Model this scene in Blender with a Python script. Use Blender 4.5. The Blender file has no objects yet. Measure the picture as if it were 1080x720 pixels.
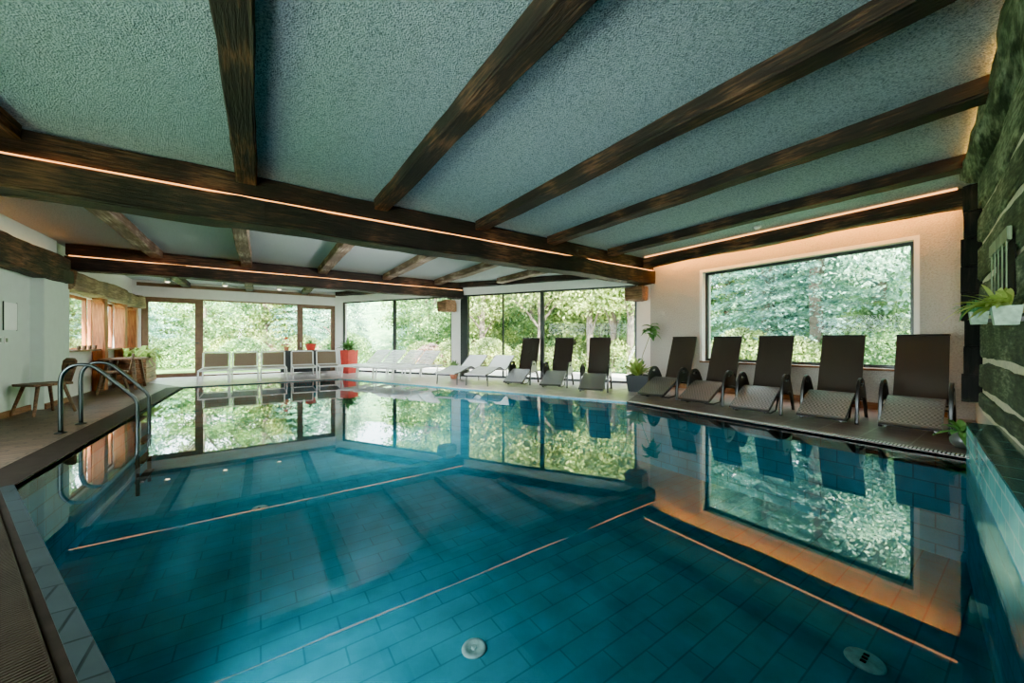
import bpy, bmesh, math, random
from mathutils import Vector, Matrix, Euler
random.seed(7)
R = random.Random(11)
scene = bpy.context.scene
COL = scene.collection
PI = math.pi
rad = math.radians

# ------------------------------------------------------------------ materials
def new_mat(name):
    m = bpy.data.materials.new(name); m.use_nodes = True
    nt = m.node_tree
    for n in list(nt.nodes): nt.nodes.remove(n)
    out = nt.nodes.new('ShaderNodeOutputMaterial')
    b = nt.nodes.new('ShaderNodeBsdfPrincipled')
    nt.links.new(b.outputs[0], out.inputs[0])
    return m, nt, b, out

def setp(b, col=None, rough=None, metal=None, spec=None):
    if col is not None: b.inputs['Base Color'].default_value = (*col, 1)
    if rough is not None: b.inputs['Roughness'].default_value = rough
    if metal is not None: b.inputs['Metallic'].default_value = metal
    if spec is not None: b.inputs['Specular IOR Level'].default_value = spec

def N(nt, typ, **kw):
    n = nt.nodes.new(typ)
    for k, v in kw.items():
        if k in n.inputs: n.inputs[k].default_value = v
        else: setattr(n, k, v)
    return n

def coords(nt, scale=(1, 1, 1), rot=(0, 0, 0), kind='Object'):
    tc = N(nt, 'ShaderNodeTexCoord'); mp = N(nt, 'ShaderNodeMapping')
    mp.inputs['Scale'].default_value = scale; mp.inputs['Rotation'].default_value = rot
    nt.links.new(tc.outputs[kind], mp.inputs[0])
    return mp.outputs[0]

def ramp(nt, fac, stops):
    r = N(nt, 'ShaderNodeValToRGB')
    e = r.color_ramp.elements
    while len(e) < len(stops): e.new(0.5)
    for i, (p, c) in enumerate(stops):
        e[i].position = p; e[i].color = (*c, 1)
    nt.links.new(fac, r.inputs[0])
    return r.outputs[0]

def bump(nt, b, h, strength, dist=0.01):
    n = N(nt, 'ShaderNodeBump', Strength=strength, Distance=dist)
    nt.links.new(h, n.inputs['Height']); nt.links.new(n.outputs[0], b.inputs['Normal'])

def plain(name, col, rough=0.6, metal=0.0, var=0.12, scale=8.0, bmp=0.0, spec=0.5):
    m, nt, b, o = new_mat(name); setp(b, col, rough, metal, spec)
    nz = N(nt, 'ShaderNodeTexNoise', Scale=scale, Detail=4.0)
    nt.links.new(coords(nt), nz.inputs['Vector'])
    c = ramp(nt, nz.outputs[0], [(0.3, tuple(x * (1 - var) for x in col)), (0.7, tuple(min(1, x * (1 + var)) for x in col))])
    nt.links.new(c, b.inputs['Base Color'])
    if bmp: bump(nt, b, nz.outputs[0], bmp)
    return m

def wood(name, dark, light, axis='x', rough=0.75, scale=1.0, bmp=0.7):
    m, nt, b, o = new_mat(name); setp(b, dark, rough)
    s = {'x': (2.2, 26, 26), 'y': (26, 2.2, 26), 'z': (26, 26, 2.2)}[axis]
    nz = N(nt, 'ShaderNodeTexNoise', Scale=1.5 * scale, Detail=8.0, Roughness=0.65)
    nt.links.new(coords(nt, s), nz.inputs['Vector'])
    n2 = N(nt, 'ShaderNodeTexNoise', Scale=1.3, Detail=3.0)
    nt.links.new(coords(nt), n2.inputs['Vector'])
    mx = N(nt, 'ShaderNodeMath', operation='MULTIPLY'); nt.links.new(nz.outputs[0], mx.inputs[0]); nt.links.new(n2.outputs[0], mx.inputs[1])
    mid = tuple((a * 0.65 + c * 0.35) for a, c in zip(dark, light))
    c = ramp(nt, mx.outputs[0], [(0.13, tuple(x * 0.35 for x in dark)), (0.25, dark), (0.33, mid), (0.45, light)])
    nt.links.new(c, b.inputs['Base Color'])
    bump(nt, b, nz.outputs[0], bmp, 0.02)
    return m

def emis(name, col, strength):
    m, nt, b, o = new_mat(name); setp(b, col, 0.5)
    b.inputs['Emission Color'].default_value = (*col, 1); b.inputs['Emission Strength'].default_value = strength
    return m

def tile_mat(name, c1, c2, grout, bw, bh, mortar=0.006, rot=0.0, rough=0.3, offset=0.5, bmp=0.25, plane='xy', nscale=3.0, spec=0.5):
    m, nt, b, o = new_mat(name); setp(b, c1, rough, spec=spec)
    r = (0, 0, rot)
    if plane == 'xz': r = (-PI / 2, 0, 0)
    if plane == 'yz': r = (-PI / 2, 0, 0)
    vec = coords(nt, (1, 1, 1), r)
    if plane == 'yz':
        tc = N(nt, 'ShaderNodeTexCoord'); sx = N(nt, 'ShaderNodeSeparateXYZ'); cx = N(nt, 'ShaderNodeCombineXYZ')
        nt.links.new(tc.outputs['Object'], sx.inputs[0]); nt.links.new(sx.outputs[1], cx.inputs[0]); nt.links.new(sx.outputs[2], cx.inputs[1]); vec = cx.outputs[0]
    if plane == 'xz':
        tc = N(nt, 'ShaderNodeTexCoord'); sx = N(nt, 'ShaderNodeSeparateXYZ'); cx = N(nt, 'ShaderNodeCombineXYZ')
        nt.links.new(tc.outputs['Object'], sx.inputs[0]); nt.links.new(sx.outputs[0], cx.inputs[0]); nt.links.new(sx.outputs[2], cx.inputs[1]); vec = cx.outputs[0]
    br = N(nt, 'ShaderNodeTexBrick', offset=offset)
    br.inputs['Color1'].default_value = (*c1, 1); br.inputs['Color2'].default_value = (*c2, 1); br.inputs['Mortar'].default_value = (*grout, 1)
    br.inputs['Scale'].default_value = 1.0; br.inputs['Mortar Size'].default_value = mortar
    br.inputs['Brick Width'].default_value = bw; br.inputs['Row Height'].default_value = bh; br.inputs['Bias'].default_value = 0.0
    nt.links.new(vec, br.inputs['Vector'])
    nz = N(nt, 'ShaderNodeTexNoise', Scale=nscale, Detail=5.0); nt.links.new(coords(nt), nz.inputs['Vector'])
    mix = N(nt, 'ShaderNodeMix', data_type='RGBA', blend_type='MULTIPLY'); mix.inputs[0].default_value = 0.6
    rr = ramp(nt, nz.outputs[0], [(0.3, (0.6, 0.6, 0.6)), (0.7, (1.25, 1.25, 1.25))])
    nt.links.new(br.outputs[0], mix.inputs[6]); nt.links.new(rr, mix.inputs[7])
    nt.links.new(mix.outputs[2], b.inputs['Base Color'])
    inv = N(nt, 'ShaderNodeMath', operation='SUBTRACT'); inv.inputs[0].default_value = 1.0
    nt.links.new(br.outputs['Fac'], inv.inputs[1])
    bump(nt, b, inv.outputs[0], bmp, 0.004)
    return m

M = {}
# rough plaster ceiling
def plaster(name, ca, cb, scale, bstr, dist):
    m, nt, b, o = new_mat(name); setp(b, ca, 0.95, spec=0.15)
    v = coords(nt)
    n1 = N(nt, 'ShaderNodeTexNoise', Scale=scale, Detail=6.0, Roughness=0.7, Distortion=0.4); nt.links.new(v, n1.inputs['Vector'])
    n2 = N(nt, 'ShaderNodeTexVoronoi', Scale=scale * 1.3); nt.links.new(v, n2.inputs['Vector'])
    ad = N(nt, 'ShaderNodeMath', operation='ADD'); nt.links.new(n1.outputs[0], ad.inputs[0]); nt.links.new(n2.outputs[0], ad.inputs[1])
    c = ramp(nt, n1.outputs[0], [(0.36, cb), (0.54, ca)])
    nt.links.new(c, b.inputs['Base Color'])
    bump(nt, b, ad.outputs[0], bstr, dist)
    return m
M['ceiling'] = plaster('ceiling_plaster', (0.39, 0.495, 0.55), (0.13, 0.185, 0.215), 62, 1.0, 0.022)
M['ceiling_far'] = plaster('ceiling_plaster_far', (0.46, 0.51, 0.51), (0.27, 0.31, 0.31), 62, 1.0, 0.02)
M['wall'] = plaster('wall_plaster', (0.46, 0.435, 0.40), (0.36, 0.34, 0.31), 45, 0.8, 0.012)
M['wall_green'] = plain('wall_pale_green', (0.56, 0.67, 0.59), 0.9, var=0.03)
M['white'] = plain('white_paint', (0.78, 0.76, 0.73), 0.7, var=0.03)
M['beam_x'] = wood('beam_wood_x', (0.015, 0.0065, 0.004), (0.15, 0.066, 0.034), 'x')
M['beam_y'] = wood('beam_wood_y', (0.016, 0.007, 0.0045), (0.23, 0.105, 0.053), 'y')
M['lightbeam_y'] = wood('pale_beam_y', (0.17, 0.10, 0.05), (0.52, 0.38, 0.22), 'y')
M['corbel'] = wood('corbel_wood', (0.13, 0.06, 0.03), (0.48, 0.25, 0.13), 'y')
M['pale_joist'] = wood('pale_joist', (0.13, 0.075, 0.05), (0.60, 0.47, 0.37), 'y')
M['log'] = wood('green_log', (0.06, 0.075, 0.042), (0.36, 0.40, 0.25), 'x', 0.9)
M['logdark'] = wood('dark_log_end', (0.008, 0.006, 0.005), (0.05, 0.03, 0.02), 'z', 0.9)
M['chink'] = plain('chinking', (0.62, 0.56, 0.42), 0.95, var=0.15, scale=20)
M['orange_wood'] = wood('warm_post_wood', (0.36, 0.10, 0.02), (0.66, 0.25, 0.06), 'z', 0.6)
M['chair_wood'] = wood('chair_wood', (0.11, 0.06, 0.028), (0.36, 0.22, 0.11), 'x', 0.55)
M['board_wood'] = wood('board_wood', (0.20, 0.09, 0.04), (0.45, 0.23, 0.11), 'y', 0.6)
M['frame_brown'] = plain('brown_frame', (0.17, 0.095, 0.05), 0.45, var=0.2)
M['frame_dark'] = plain('dark_frame', (0.022, 0.024, 0.026), 0.4)
M['steel'] = plain('brushed_steel', (0.075, 0.088, 0.085), 0.3, 1.0, var=0.08)
M['led'] = emis('warm_led', (1.0, 0.42, 0.12), 0.9)
M['led_wash'] = emis('warm_led_wash', (1.0, 0.36, 0.03), 62.0)
M['led_soft'] = emis('warm_led_soft', (1.0, 0.42, 0.045), 11.0)
M['led_dim'] = emis('warm_led_dim', (1.0, 0.36, 0.04), 3.0)
M['spot'] = emis('small_spot', (1.0, 0.75, 0.5), 3.0)
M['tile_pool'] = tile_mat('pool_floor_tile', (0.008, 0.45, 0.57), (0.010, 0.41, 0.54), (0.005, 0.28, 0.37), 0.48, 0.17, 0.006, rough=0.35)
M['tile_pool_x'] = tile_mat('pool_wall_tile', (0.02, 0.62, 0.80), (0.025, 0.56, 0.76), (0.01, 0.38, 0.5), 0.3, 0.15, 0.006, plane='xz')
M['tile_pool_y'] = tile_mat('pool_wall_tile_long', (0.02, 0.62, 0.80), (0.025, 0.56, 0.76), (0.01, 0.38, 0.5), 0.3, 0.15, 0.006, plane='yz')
M['tile_ledge'] = tile_mat('ledge_tile', (0.17, 0.62, 0.64), (0.22, 0.70, 0.72), (0.6, 0.88, 0.88), 0.25, 0.125, 0.007, plane='xz', rough=0.15)
M['ledge_top'] = tile_mat('ledge_top_tile', (0.045, 0.10, 0.095), (0.055, 0.12, 0.11), (0.16, 0.28, 0.26), 0.3, 0.3, 0.006, rough=0.15)
M['deck_stone'] = tile_mat('deck_stone_tile', (0.14, 0.10, 0.086), (0.20, 0.145, 0.125), (0.27, 0.24, 0.22), 0.40, 0.40, 0.008, rough=0.30, nscale=9)
M['deck_pale'] = tile_mat('far_deck_tile', (0.50, 0.43, 0.45), (0.58, 0.50, 0.51), (0.28, 0.25, 0.26), 0.34, 0.34, 0.007, rough=0.3, nscale=4)
M['deck_plank'] = tile_mat('brown_plank_tile', (0.075, 0.043, 0.027), (0.15, 0.092, 0.06), (0.018, 0.011, 0.008), 0.42, 0.085, 0.009, rough=0.42, bmp=.6, spec=0.3, nscale=5)
M['coping'] = tile_mat('coping_tile', (0.016, 0.024, 0.025), (0.021, 0.031, 0.032), (0.007, 0.010, 0.010), 0.25, 0.25, 0.006, rough=0.6, spec=0.12)
M['strip'] = plain('brown_strip', (0.02, 0.014, 0.011), 0.6, spec=0.06, var=0.25)
M['grate_dark'] = plain('dark_grate', (0.030, 0.022, 0.016), 0.5, spec=0.15, var=0.3, scale=3)
M['void'] = plain('grate_gap', (0.006, 0.005, 0.004), 0.9)
M['grate_white'] = plain('pale_grate', (0.62, 0.62, 0.58), 0.4)
M['black_metal'] = plain('dark_tube', (0.022, 0.019, 0.017), 0.35)
M['white_metal'] = plain('white_tube', (0.80, 0.80, 0.78), 0.35, var=0.03)
M['white_sling'] = plain('white_sling', (0.80, 0.79, 0.77), 0.7, var=0.04)
M['red_pot'] = plain('red_glaze', (0.62, 0.05, 0.035), 0.3)
M['terracotta'] = plain('terracotta', (0.55, 0.19, 0.10), 0.7)
M['black_pot'] = plain('anthracite_pot', (0.013, 0.014, 0.015), 0.45)
M['grey_pot'] = plain('grey_ceramic', (0.075, 0.08, 0.07), 0.35)
M['green_pot'] = plain('pale_green_pot', (0.33, 0.46, 0.34), 0.6, var=0.35, scale=25)
M['rack_wood'] = wood('rack_wood', (0.22, 0.27, 0.17), (0.50, 0.56, 0.40), 'z')
M['soil'] = plain('soil', (0.03, 0.02, 0.014), 0.95)
M['stem'] = plain('plant_stem', (0.16, 0.18, 0.06), 0.6)
M['paper'] = plain('notice_paper', (0.80, 0.84, 0.80), 0.5, var=0.02)
M['plastic'] = plain('white_plastic', (0.72, 0.74, 0.70), 0.4)
M['fitting'] = plain('pool_fitting_white', (0.50, 0.72, 0.66), 0.35, var=0.2, scale=30)
M['cabinet'] = plain('dark_cabinet', (0.03, 0.035, 0.04), 0.4)
M['stone_out'] = plain('terrace_slab', (0.50, 0.45, 0.41), 0.8, var=0.1, scale=2)

# wicker: two crossed waves
def wicker(name, ca, cb, s=46):
    m, nt, b, o = new_mat(name); setp(b, ca, 0.42)
    v = coords(nt, (s, s, s))
    ck = N(nt, 'ShaderNodeTexChecker', Scale=1.0); nt.links.new(v, ck.inputs['Vector'])
    ck.inputs['Color1'].default_value = (*ca, 1); ck.inputs['Color2'].default_value = (*cb, 1)
    nt.links.new(ck.outputs[0], b.inputs['Base Color'])
    bump(nt, b, ck.outputs[1], 0.6, 0.006)
    return m
M['wicker'] = wicker('brown_wicker_skylit', (0.150, 0.138, 0.140), (0.036, 0.030, 0.028), 46)  # seat weave: blue-grey sky sheen put into the colour
M['wicker_back'] = wicker('brown_wicker_back', (0.047, 0.033, 0.025), (0.031, 0.022, 0.017), 150)
M['mesh_brown'] = wicker('brown_mesh_sling', (0.24, 0.17, 0.115), (0.19, 0.13, 0.085), 80)

def leaf_mat(name, a, c, trans=0.45):
    clump = trans == 0.45
    m, nt, b, o = new_mat(name); setp(b, a, 0.5, spec=0.25)
    g = N(nt, 'ShaderNodeNewGeometry')
    r = ramp(nt, g.outputs['Random Per Island'], [(0.0, a), (1.0, c)])
    oi = N(nt, 'ShaderNodeObjectInfo')
    hs = N(nt, 'ShaderNodeHueSaturation')
    mr = N(nt, 'ShaderNodeMapRange'); mr.inputs[3].default_value = 0.7; mr.inputs[4].default_value = 1.3
    nt.links.new(oi.outputs['Random'], mr.inputs[0]); nt.links.new(mr.outputs[0], hs.inputs['Value'])
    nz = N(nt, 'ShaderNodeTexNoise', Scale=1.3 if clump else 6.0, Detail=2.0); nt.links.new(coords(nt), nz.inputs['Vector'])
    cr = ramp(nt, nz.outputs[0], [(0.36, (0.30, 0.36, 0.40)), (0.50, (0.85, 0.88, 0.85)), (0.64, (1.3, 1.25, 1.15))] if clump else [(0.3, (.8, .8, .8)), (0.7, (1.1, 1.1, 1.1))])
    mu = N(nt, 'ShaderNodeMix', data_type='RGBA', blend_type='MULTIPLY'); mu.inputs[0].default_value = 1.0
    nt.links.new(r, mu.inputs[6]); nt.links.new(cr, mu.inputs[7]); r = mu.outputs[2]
    nt.links.new(r, hs.inputs['Color']); nt.links.new(hs.outputs[0], b.inputs['Base Color'])
    t = N(nt, 'ShaderNodeBsdfTranslucent'); nt.links.new(hs.outputs[0], t.inputs[0])
    mx = N(nt, 'ShaderNodeMixShader'); mx.inputs[0].default_value = trans
    nt.links.new(b.outputs[0], mx.inputs[1]); nt.links.new(t.outputs[0], mx.inputs[2]); nt.links.new(mx.outputs[0], o.inputs[0])
    return m
M['leaf_mint'] = leaf_mat('leaf_mint', (0.30, 0.54, 0.42), (0.68, 0.86, 0.66))
M['leaf_blue'] = leaf_mat('leaf_blue_green', (0.16, 0.38, 0.31), (0.46, 0.68, 0.56))
M['leaf_yellow'] = leaf_mat('leaf_yellow_green', (0.24, 0.36, 0.09), (0.60, 0.64, 0.24))
M['leaf_mid'] = leaf_mat('leaf_mid_green', (0.13, 0.28, 0.10), (0.38, 0.52, 0.20))
M['leaf_pink'] = leaf_mat('leaf_pink_bloom', (0.55, 0.26, 0.25), (0.62, 0.50, 0.38))
M['leaf_house'] = leaf_mat('houseplant_leaf', (0.07, 0.19, 0.05), (0.15, 0.32, 0.08), 0.25)
M['leaf_lime'] = leaf_mat('lime_leaf', (0.26, 0.40, 0.07), (0.50, 0.62, 0.18), 0.35)
M['leaf_dark'] = leaf_mat('dark_fern_leaf', (0.06, 0.20, 0.09), (0.14, 0.34, 0.16), 0.4)
M['leaf_fern'] = leaf_mat('fern_leaf', (0.40, 0.58, 0.10), (0.75, 0.85, 0.25), 0.5)
M['bark'] = plain('bark', (0.13, 0.10, 0.075), 0.9, var=0.4, scale=6, bmp=0.6)

def ground_mat(name, stops, sc):
    m, nt, b, o = new_mat(name); setp(b, stops[0][1], 0.95, spec=0.1)
    n = N(nt, 'ShaderNodeTexNoise', Scale=sc, Detail=8.0, Roughness=0.7); nt.links.new(coords(nt), n.inputs['Vector'])
    nt.links.new(ramp(nt, n.outputs[0], stops), b.inputs['Base Color'])
    bump(nt, b, n.outputs[0], 0.8, 0.2)
    return m
M['lawn'] = ground_mat('lawn', [(0.3, (0.12, 0.26, 0.06)), (0.7, (0.27, 0.40, 0.13))], 9)
M['hill'] = ground_mat('wooded_slope', [(0.3, (0.05, 0.13, 0.07)), (0.5, (0.15, 0.28, 0.13)), (0.7, (0.34, 0.46, 0.25))], 1.4)

def water_mat():
    m, nt, b, o = new_mat('pool_water')
    nt.nodes.remove(b)
    tr = N(nt, 'ShaderNodeBsdfTransparent'); tr.inputs[0].default_value = (0.80, 0.97, 1.0, 1)
    gl = N(nt, 'ShaderNodeBsdfGlossy'); gl.inputs['Roughness'].default_value = 0.0; gl.inputs[0].default_value = (0.97, 1, 1, 1)
    fr = N(nt, 'ShaderNodeFresnel', IOR=1.50)
    n = N(nt, 'ShaderNodeTexNoise', Scale=2.2, Detail=3.0); nt.links.new(coords(nt, (1, 1, 1)), n.inputs['Vector'])
    bp = N(nt, 'ShaderNodeBump', Strength=0.004, Distance=0.02); nt.links.new(n.outputs[0], bp.inputs['Height'])
    nt.links.new(bp.outputs[0], gl.inputs['Normal']); nt.links.new(bp.outputs[0], fr.inputs['Normal'])
    mx = N(nt, 'ShaderNodeMixShader')
    nt.links.new(fr.outputs[0], mx.inputs[0]); nt.links.new(tr.outputs[0], mx.inputs[1]); nt.links.new(gl.outputs[0], mx.inputs[2])
    nt.links.new(mx.outputs[0], o.inputs[0])
    return m
M['water'] = water_mat()
def glass_mat():
    m, nt, b, o = new_mat('window_glass'); nt.nodes.remove(b)
    tr = N(nt, 'ShaderNodeBsdfTransparent'); tr.inputs[0].default_value = (0.94, 0.98, 0.96, 1)
    gl = N(nt, 'ShaderNodeBsdfGlossy'); gl.inputs['Roughness'].default_value = 0.0
    fr = N(nt, 'ShaderNodeFresnel', IOR=1.25)
    n = N(nt, 'ShaderNodeTexNoise', Scale=0.7); nt.links.new(coords(nt), n.inputs['Vector'])
    mx = N(nt, 'ShaderNodeMixShader')
    ge = N(nt, 'ShaderNodeNewGeometry'); sb = N(nt, 'ShaderNodeMath', operation='SUBTRACT'); sb.inputs[0].default_value = 1.0
    ml = N(nt, 'ShaderNodeMath', operation='MULTIPLY'); nt.links.new(ge.outputs['Backfacing'], sb.inputs[1])
    nt.links.new(sb.outputs[0], ml.inputs[0]); nt.links.new(fr.outputs[0], ml.inputs[1])
    nt.links.new(ml.outputs[0], mx.inputs[0]); nt.links.new(tr.outputs[0], mx.inputs[1]); nt.links.new(gl.outputs[0], mx.inputs[2])
    nt.links.new(mx.outputs[0], o.inputs[0])
    return m
M['glass'] = glass_mat()

# ------------------------------------------------------------------ mesh helpers
def V(*a): return Vector(a)
def box(bm, lo, hi, mat=None, bev=0.0):
    (x0, y0, z0), (x1, y1, z1) = lo, hi
    vs = [bm.verts.new(p) for p in ((x0,y0,z0),(x1,y0,z0),(x1,y1,z0),(x0,y1,z0),(x0,y0,z1),(x1,y0,z1),(x1,y1,z1),(x0,y1,z1))]
    if mat is not None:
        for v in vs: v.co = mat @ v.co
    fs = [bm.faces.new([vs[i] for i in f]) for f in ((0,3,2,1),(4,5,6,7),(0,1,5,4),(1,2,6,5),(2,3,7,6),(3,0,4,7))]
    if bev:
        es = list({e for f in fs for e in f.edges})
        bmesh.ops.bevel(bm, geom=es, offset=bev, segments=2, affect='EDGES', profile=0.5)
    return vs
def frame_of(d):
    d = d.normalized(); up = V(0,0,1) if abs(d.z) < 0.95 else V(1,0,0)
    s = d.cross(up).normalized(); u = s.cross(d).normalized()
    return s, u
def tube(bm, pts, r, seg=8, caps=True, radii=None):
    pts = [Vector(p) for p in pts]; rings = []
    ps = None
    for i, p in enumerate(pts):
        d = (pts[min(i+1, len(pts)-1)] - pts[max(i-1, 0)])
        if ps is None: s, u = frame_of(d)
        else:
            d = d.normalized(); s = (ps - d * ps.dot(d)).normalized(); u = s.cross(d).normalized()
        ps = s
        rr = radii[i] if radii else r
        rings.append([bm.verts.new(p + (s*math.cos(2*PI*k/seg) + u*math.sin(2*PI*k/seg))*rr) for k in range(seg)])
    for a, b in zip(rings, rings[1:]):
        for k in range(seg): bm.faces.new((a[k], a[(k+1)%seg], b[(k+1)%seg], b[k]))
    if caps:
        bm.faces.new(rings[0][::-1]); bm.faces.new(rings[-1])
def bar(bm, p0, p1, w, h=None):
    p0, p1 = Vector(p0), Vector(p1); h = h or w
    d = p1 - p0; s, u = frame_of(d)
    rs = []
    for p in (p0, p1): rs.append([bm.verts.new(p + s*a*w/2 + u*b*h/2) for a, b in ((-1,-1),(1,-1),(1,1),(-1,1))])
    for k in range(4): bm.faces.new((rs[0][k], rs[0][(k+1)%4], rs[1][(k+1)%4], rs[1][k]))
    bm.faces.new(rs[0][::-1]); bm.faces.new(rs[1])
def prism(bm, poly, z0, z1):
    a = [bm.verts.new((p[0], p[1], z0)) for p in poly]; b = [bm.verts.new((p[0], p[1], z1)) for p in poly]
    n = len(poly)
    bm.faces.new(a[::-1]); bm.faces.new(b)
    for k in range(n): bm.faces.new((a[k], a[(k+1)%n], b[(k+1)%n], b[k]))
def lathe(bm, prof, seg=20, c=(0,0,0), square=False):
    rings = []
    for r, z in prof:
        ring = []
        for k in range(seg):
            t = 2*PI*k/seg
            if square:
                t += PI/seg if False else 0
                m = max(abs(math.cos(t)), abs(math.sin(t))); rr = r/m*0.96 if True else r
            else: rr = r
            ring.append(bm.verts.new((c[0]+rr*math.cos(t), c[1]+rr*math.sin(t), c[2]+z)))
        rings.append(ring)
    for a, b in zip(rings, rings[1:]):
        for k in range(seg): bm.faces.new((a[k], a[(k+1)%seg], b[(k+1)%seg], b[k]))
    bm.faces.new(rings[0][::-1]); bm.faces.new(rings[-1])
def rough_beam(bm, p0, p1, w, h, seed=0, jit=0.012, n=None, rnd=0.18):
    p0, p1 = Vector(p0), Vector(p1); rg = random.Random(seed)
    d = p1 - p0; L = d.length; s, u = frame_of(d); n = n or max(8, int(L/0.25))
    base = []
    for cx, cy, a0 in ((1,1,0),(-1,1,90),(-1,-1,180),(1,-1,270)):
        for da in (0, 30, 60, 90):
            t = rad(a0+da); r = min(w, h)*rnd
            base.append((cx*(w/2-r)+r*math.cos(t), cy*(h/2-r)+r*math.sin(t)))
    ph = [rg.uniform(0, 6) for _ in base]; rings = []
    for i in range(n+1):
        c = p0 + d*(i/n); ring = []
        wob = (0.5*jit*math.sin(i*0.9+seed), 0.6*jit*math.sin(i*0.6+seed*2))
        for k, (a, b) in enumerate(base):
            j = jit*(0.7*math.sin(i*0.55+ph[k]) + rg.uniform(-0.7, 0.7))
            q = math.hypot(a, b)
            ring.append(bm.verts.new(c + s*(a*(1+j/q)+wob[0]) + u*(b*(1+j/q)+wob[1])))
        rings.append(ring)
    m = len(base)
    for a, b in zip(rings, rings[1:]):
        for k in range(m): bm.faces.new((a[k], a[(k+1)%m], b[(k+1)%m], b[k]))
    bm.faces.new(rings[0][::-1]); bm.faces.new(rings[-1])

def obj(name, bm, mat, parent=None, smooth=False):
    bmesh.ops.recalc_face_normals(bm, faces=bm.faces)
    me = bpy.data.meshes.new(name); bm.to_mesh(me); bm.free()
    if mat is not None: me.materials.append(M[mat] if isinstance(mat, str) else mat)
    if smooth:
        for p in me.polygons: p.use_smooth = True
    o = bpy.data.objects.new(name, me); COL.objects.link(o)
    if parent is not None: o.parent = parent
    return o
def B(): return bmesh.new()
def tag(o, label=None, cat=None, group=None, kind=None):
    if label: o['label'] = label
    if cat: o['category'] = cat
    if group: o['group'] = group
    if kind: o['kind'] = kind
    return o
def struct(name, bm, mat, parent=None, smooth=False):
    o = obj(name, bm, mat, parent, smooth)
    if parent is None: o['kind'] = 'structure'
    return o
def thing(name, label, cat, loc=(0,0,0), rz=0.0, group=None):
    o = bpy.data.objects.new(name, None); COL.objects.link(o)
    o.location = loc; o.rotation_euler = (0, 0, rz); o.empty_display_size = 0.1
    return tag(o, label, cat, group)
def copy_tree(o, parent=None):
    c = o.copy(); COL.objects.link(c)
    if parent is not None: c.parent = parent
    for ch in list(o.children): copy_tree(ch, c)
    return c
def boxobj(name, lo, hi, mat, parent=None, bev=0.0, mtx=None):
    bm = B(); box(bm, lo, hi, mtx, bev); return obj(name, bm, mat, parent)
def plate2d(name, loops, thick, mat, parent=None):
    """flat plate from closed 2D outlines (first outer, others holes); lies in local XZ, thickness along Y"""
    cu = bpy.data.curves.new(name+'_outline', 'CURVE'); cu.dimensions = '2D'; cu.fill_mode = 'BOTH'; cu.extrude = thick/2
    cu.bevel_depth = 0.004; cu.bevel_resolution = 1
    for lp in loops:
        sp = cu.splines.new('POLY'); sp.points.add(len(lp)-1); sp.use_cyclic_u = True
        for p, (x, y) in zip(sp.points, lp): p.co = (x, y, 0, 1)
    t = bpy.data.objects.new('outline_source', cu); COL.objects.link(t)
    dg = bpy.context.evaluated_depsgraph_get(); dg.update()
    me = bpy.data.meshes.new_from_object(t.evaluated_get(dg))
    bpy.data.objects.remove(t)
    me.transform(Matrix.Rotation(PI/2, 4, 'X'))
    me.materials.clear(); me.materials.append(M[mat])
    o = bpy.data.objects.new(name, me); COL.objects.link(o)
    if parent is not None: o.parent = parent
    return o
def sling(bm, prof, y0, y1, th):
    """strip following an (x,z) profile, extruded across y, thickness th (downwards)"""
    n = len(prof); top = []; bot = []
    for i, (x, z) in enumerate(prof):
        a = prof[max(i-1,0)]; b = prof[min(i+1,n-1)]
        dx, dz = b[0]-a[0], b[1]-a[1]; l = math.hypot(dx, dz); nx, nz = -dz/l, dx/l
        top.append((x, z)); bot.append((x-nx*th, z-nz*th))
    T = [[bm.verts.new((x, y, z)) for y in (y0, y1)] for x, z in top]
    Bo = [[bm.verts.new((x, y, z)) for y in (y0, y1)] for x, z in bot]
    for i in range(n-1):
        bm.faces.new((T[i][0], T[i+1][0], T[i+1][1], T[i][1])); bm.faces.new((Bo[i][0], Bo[i][1], Bo[i+1][1], Bo[i+1][0]))
        for k in (0, 1): bm.faces.new((T[i][k], Bo[i][k], Bo[i+1][k], T[i+1][k]))
    for i in (0, n-1): bm.faces.new((T[i][0], T[i][1], Bo[i][1], Bo[i][0]))
def smooth_path(pts, k=6):
    """Catmull-Rom through points of any dimension"""
    out = []; n = len(pts)
    for i in range(n-1):
        p0, p1, p2, p3 = pts[max(i-1,0)], pts[i], pts[i+1], pts[min(i+2,n-1)]
        for j in range(k):
            t = j/k
            out.append(tuple(0.5*((2*b)+(-a+c)*t+(2*a-5*b+4*c-d)*t*t+(-a+3*b-3*c+d)*t**3) for a, b, c, d in zip(p0, p1, p2, p3)))
    out.append(tuple(pts[-1])); return out

# ------------------------------------------------------------------ plan
WX = 8.2                     # picture-window wall
GC = V(8.2, 5.68, 0); GD = V(-0.527, 0.85, 0).normalized(); GN = V(-0.85, -0.527, 0).normalized()
FY = 15.1; GL = (FY-5.68)/GD.y
LX = -3.05
LD = V(-0.9906, -0.1367, 0)  # log wall direction (towards camera side)
def lw(x, D): return 0.40 + 0.138*(x-5.44) - (D-0.349)*1.0095   # y on a line parallel to the log wall at offset D
POOL = [(5.5, lw(5.5, .349)), (5.5, 4.3), (1.93, 11.8), (-1.55, 11.8), (-1.55, 4.45), (0.45, lw(0.45, .349))]

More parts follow.
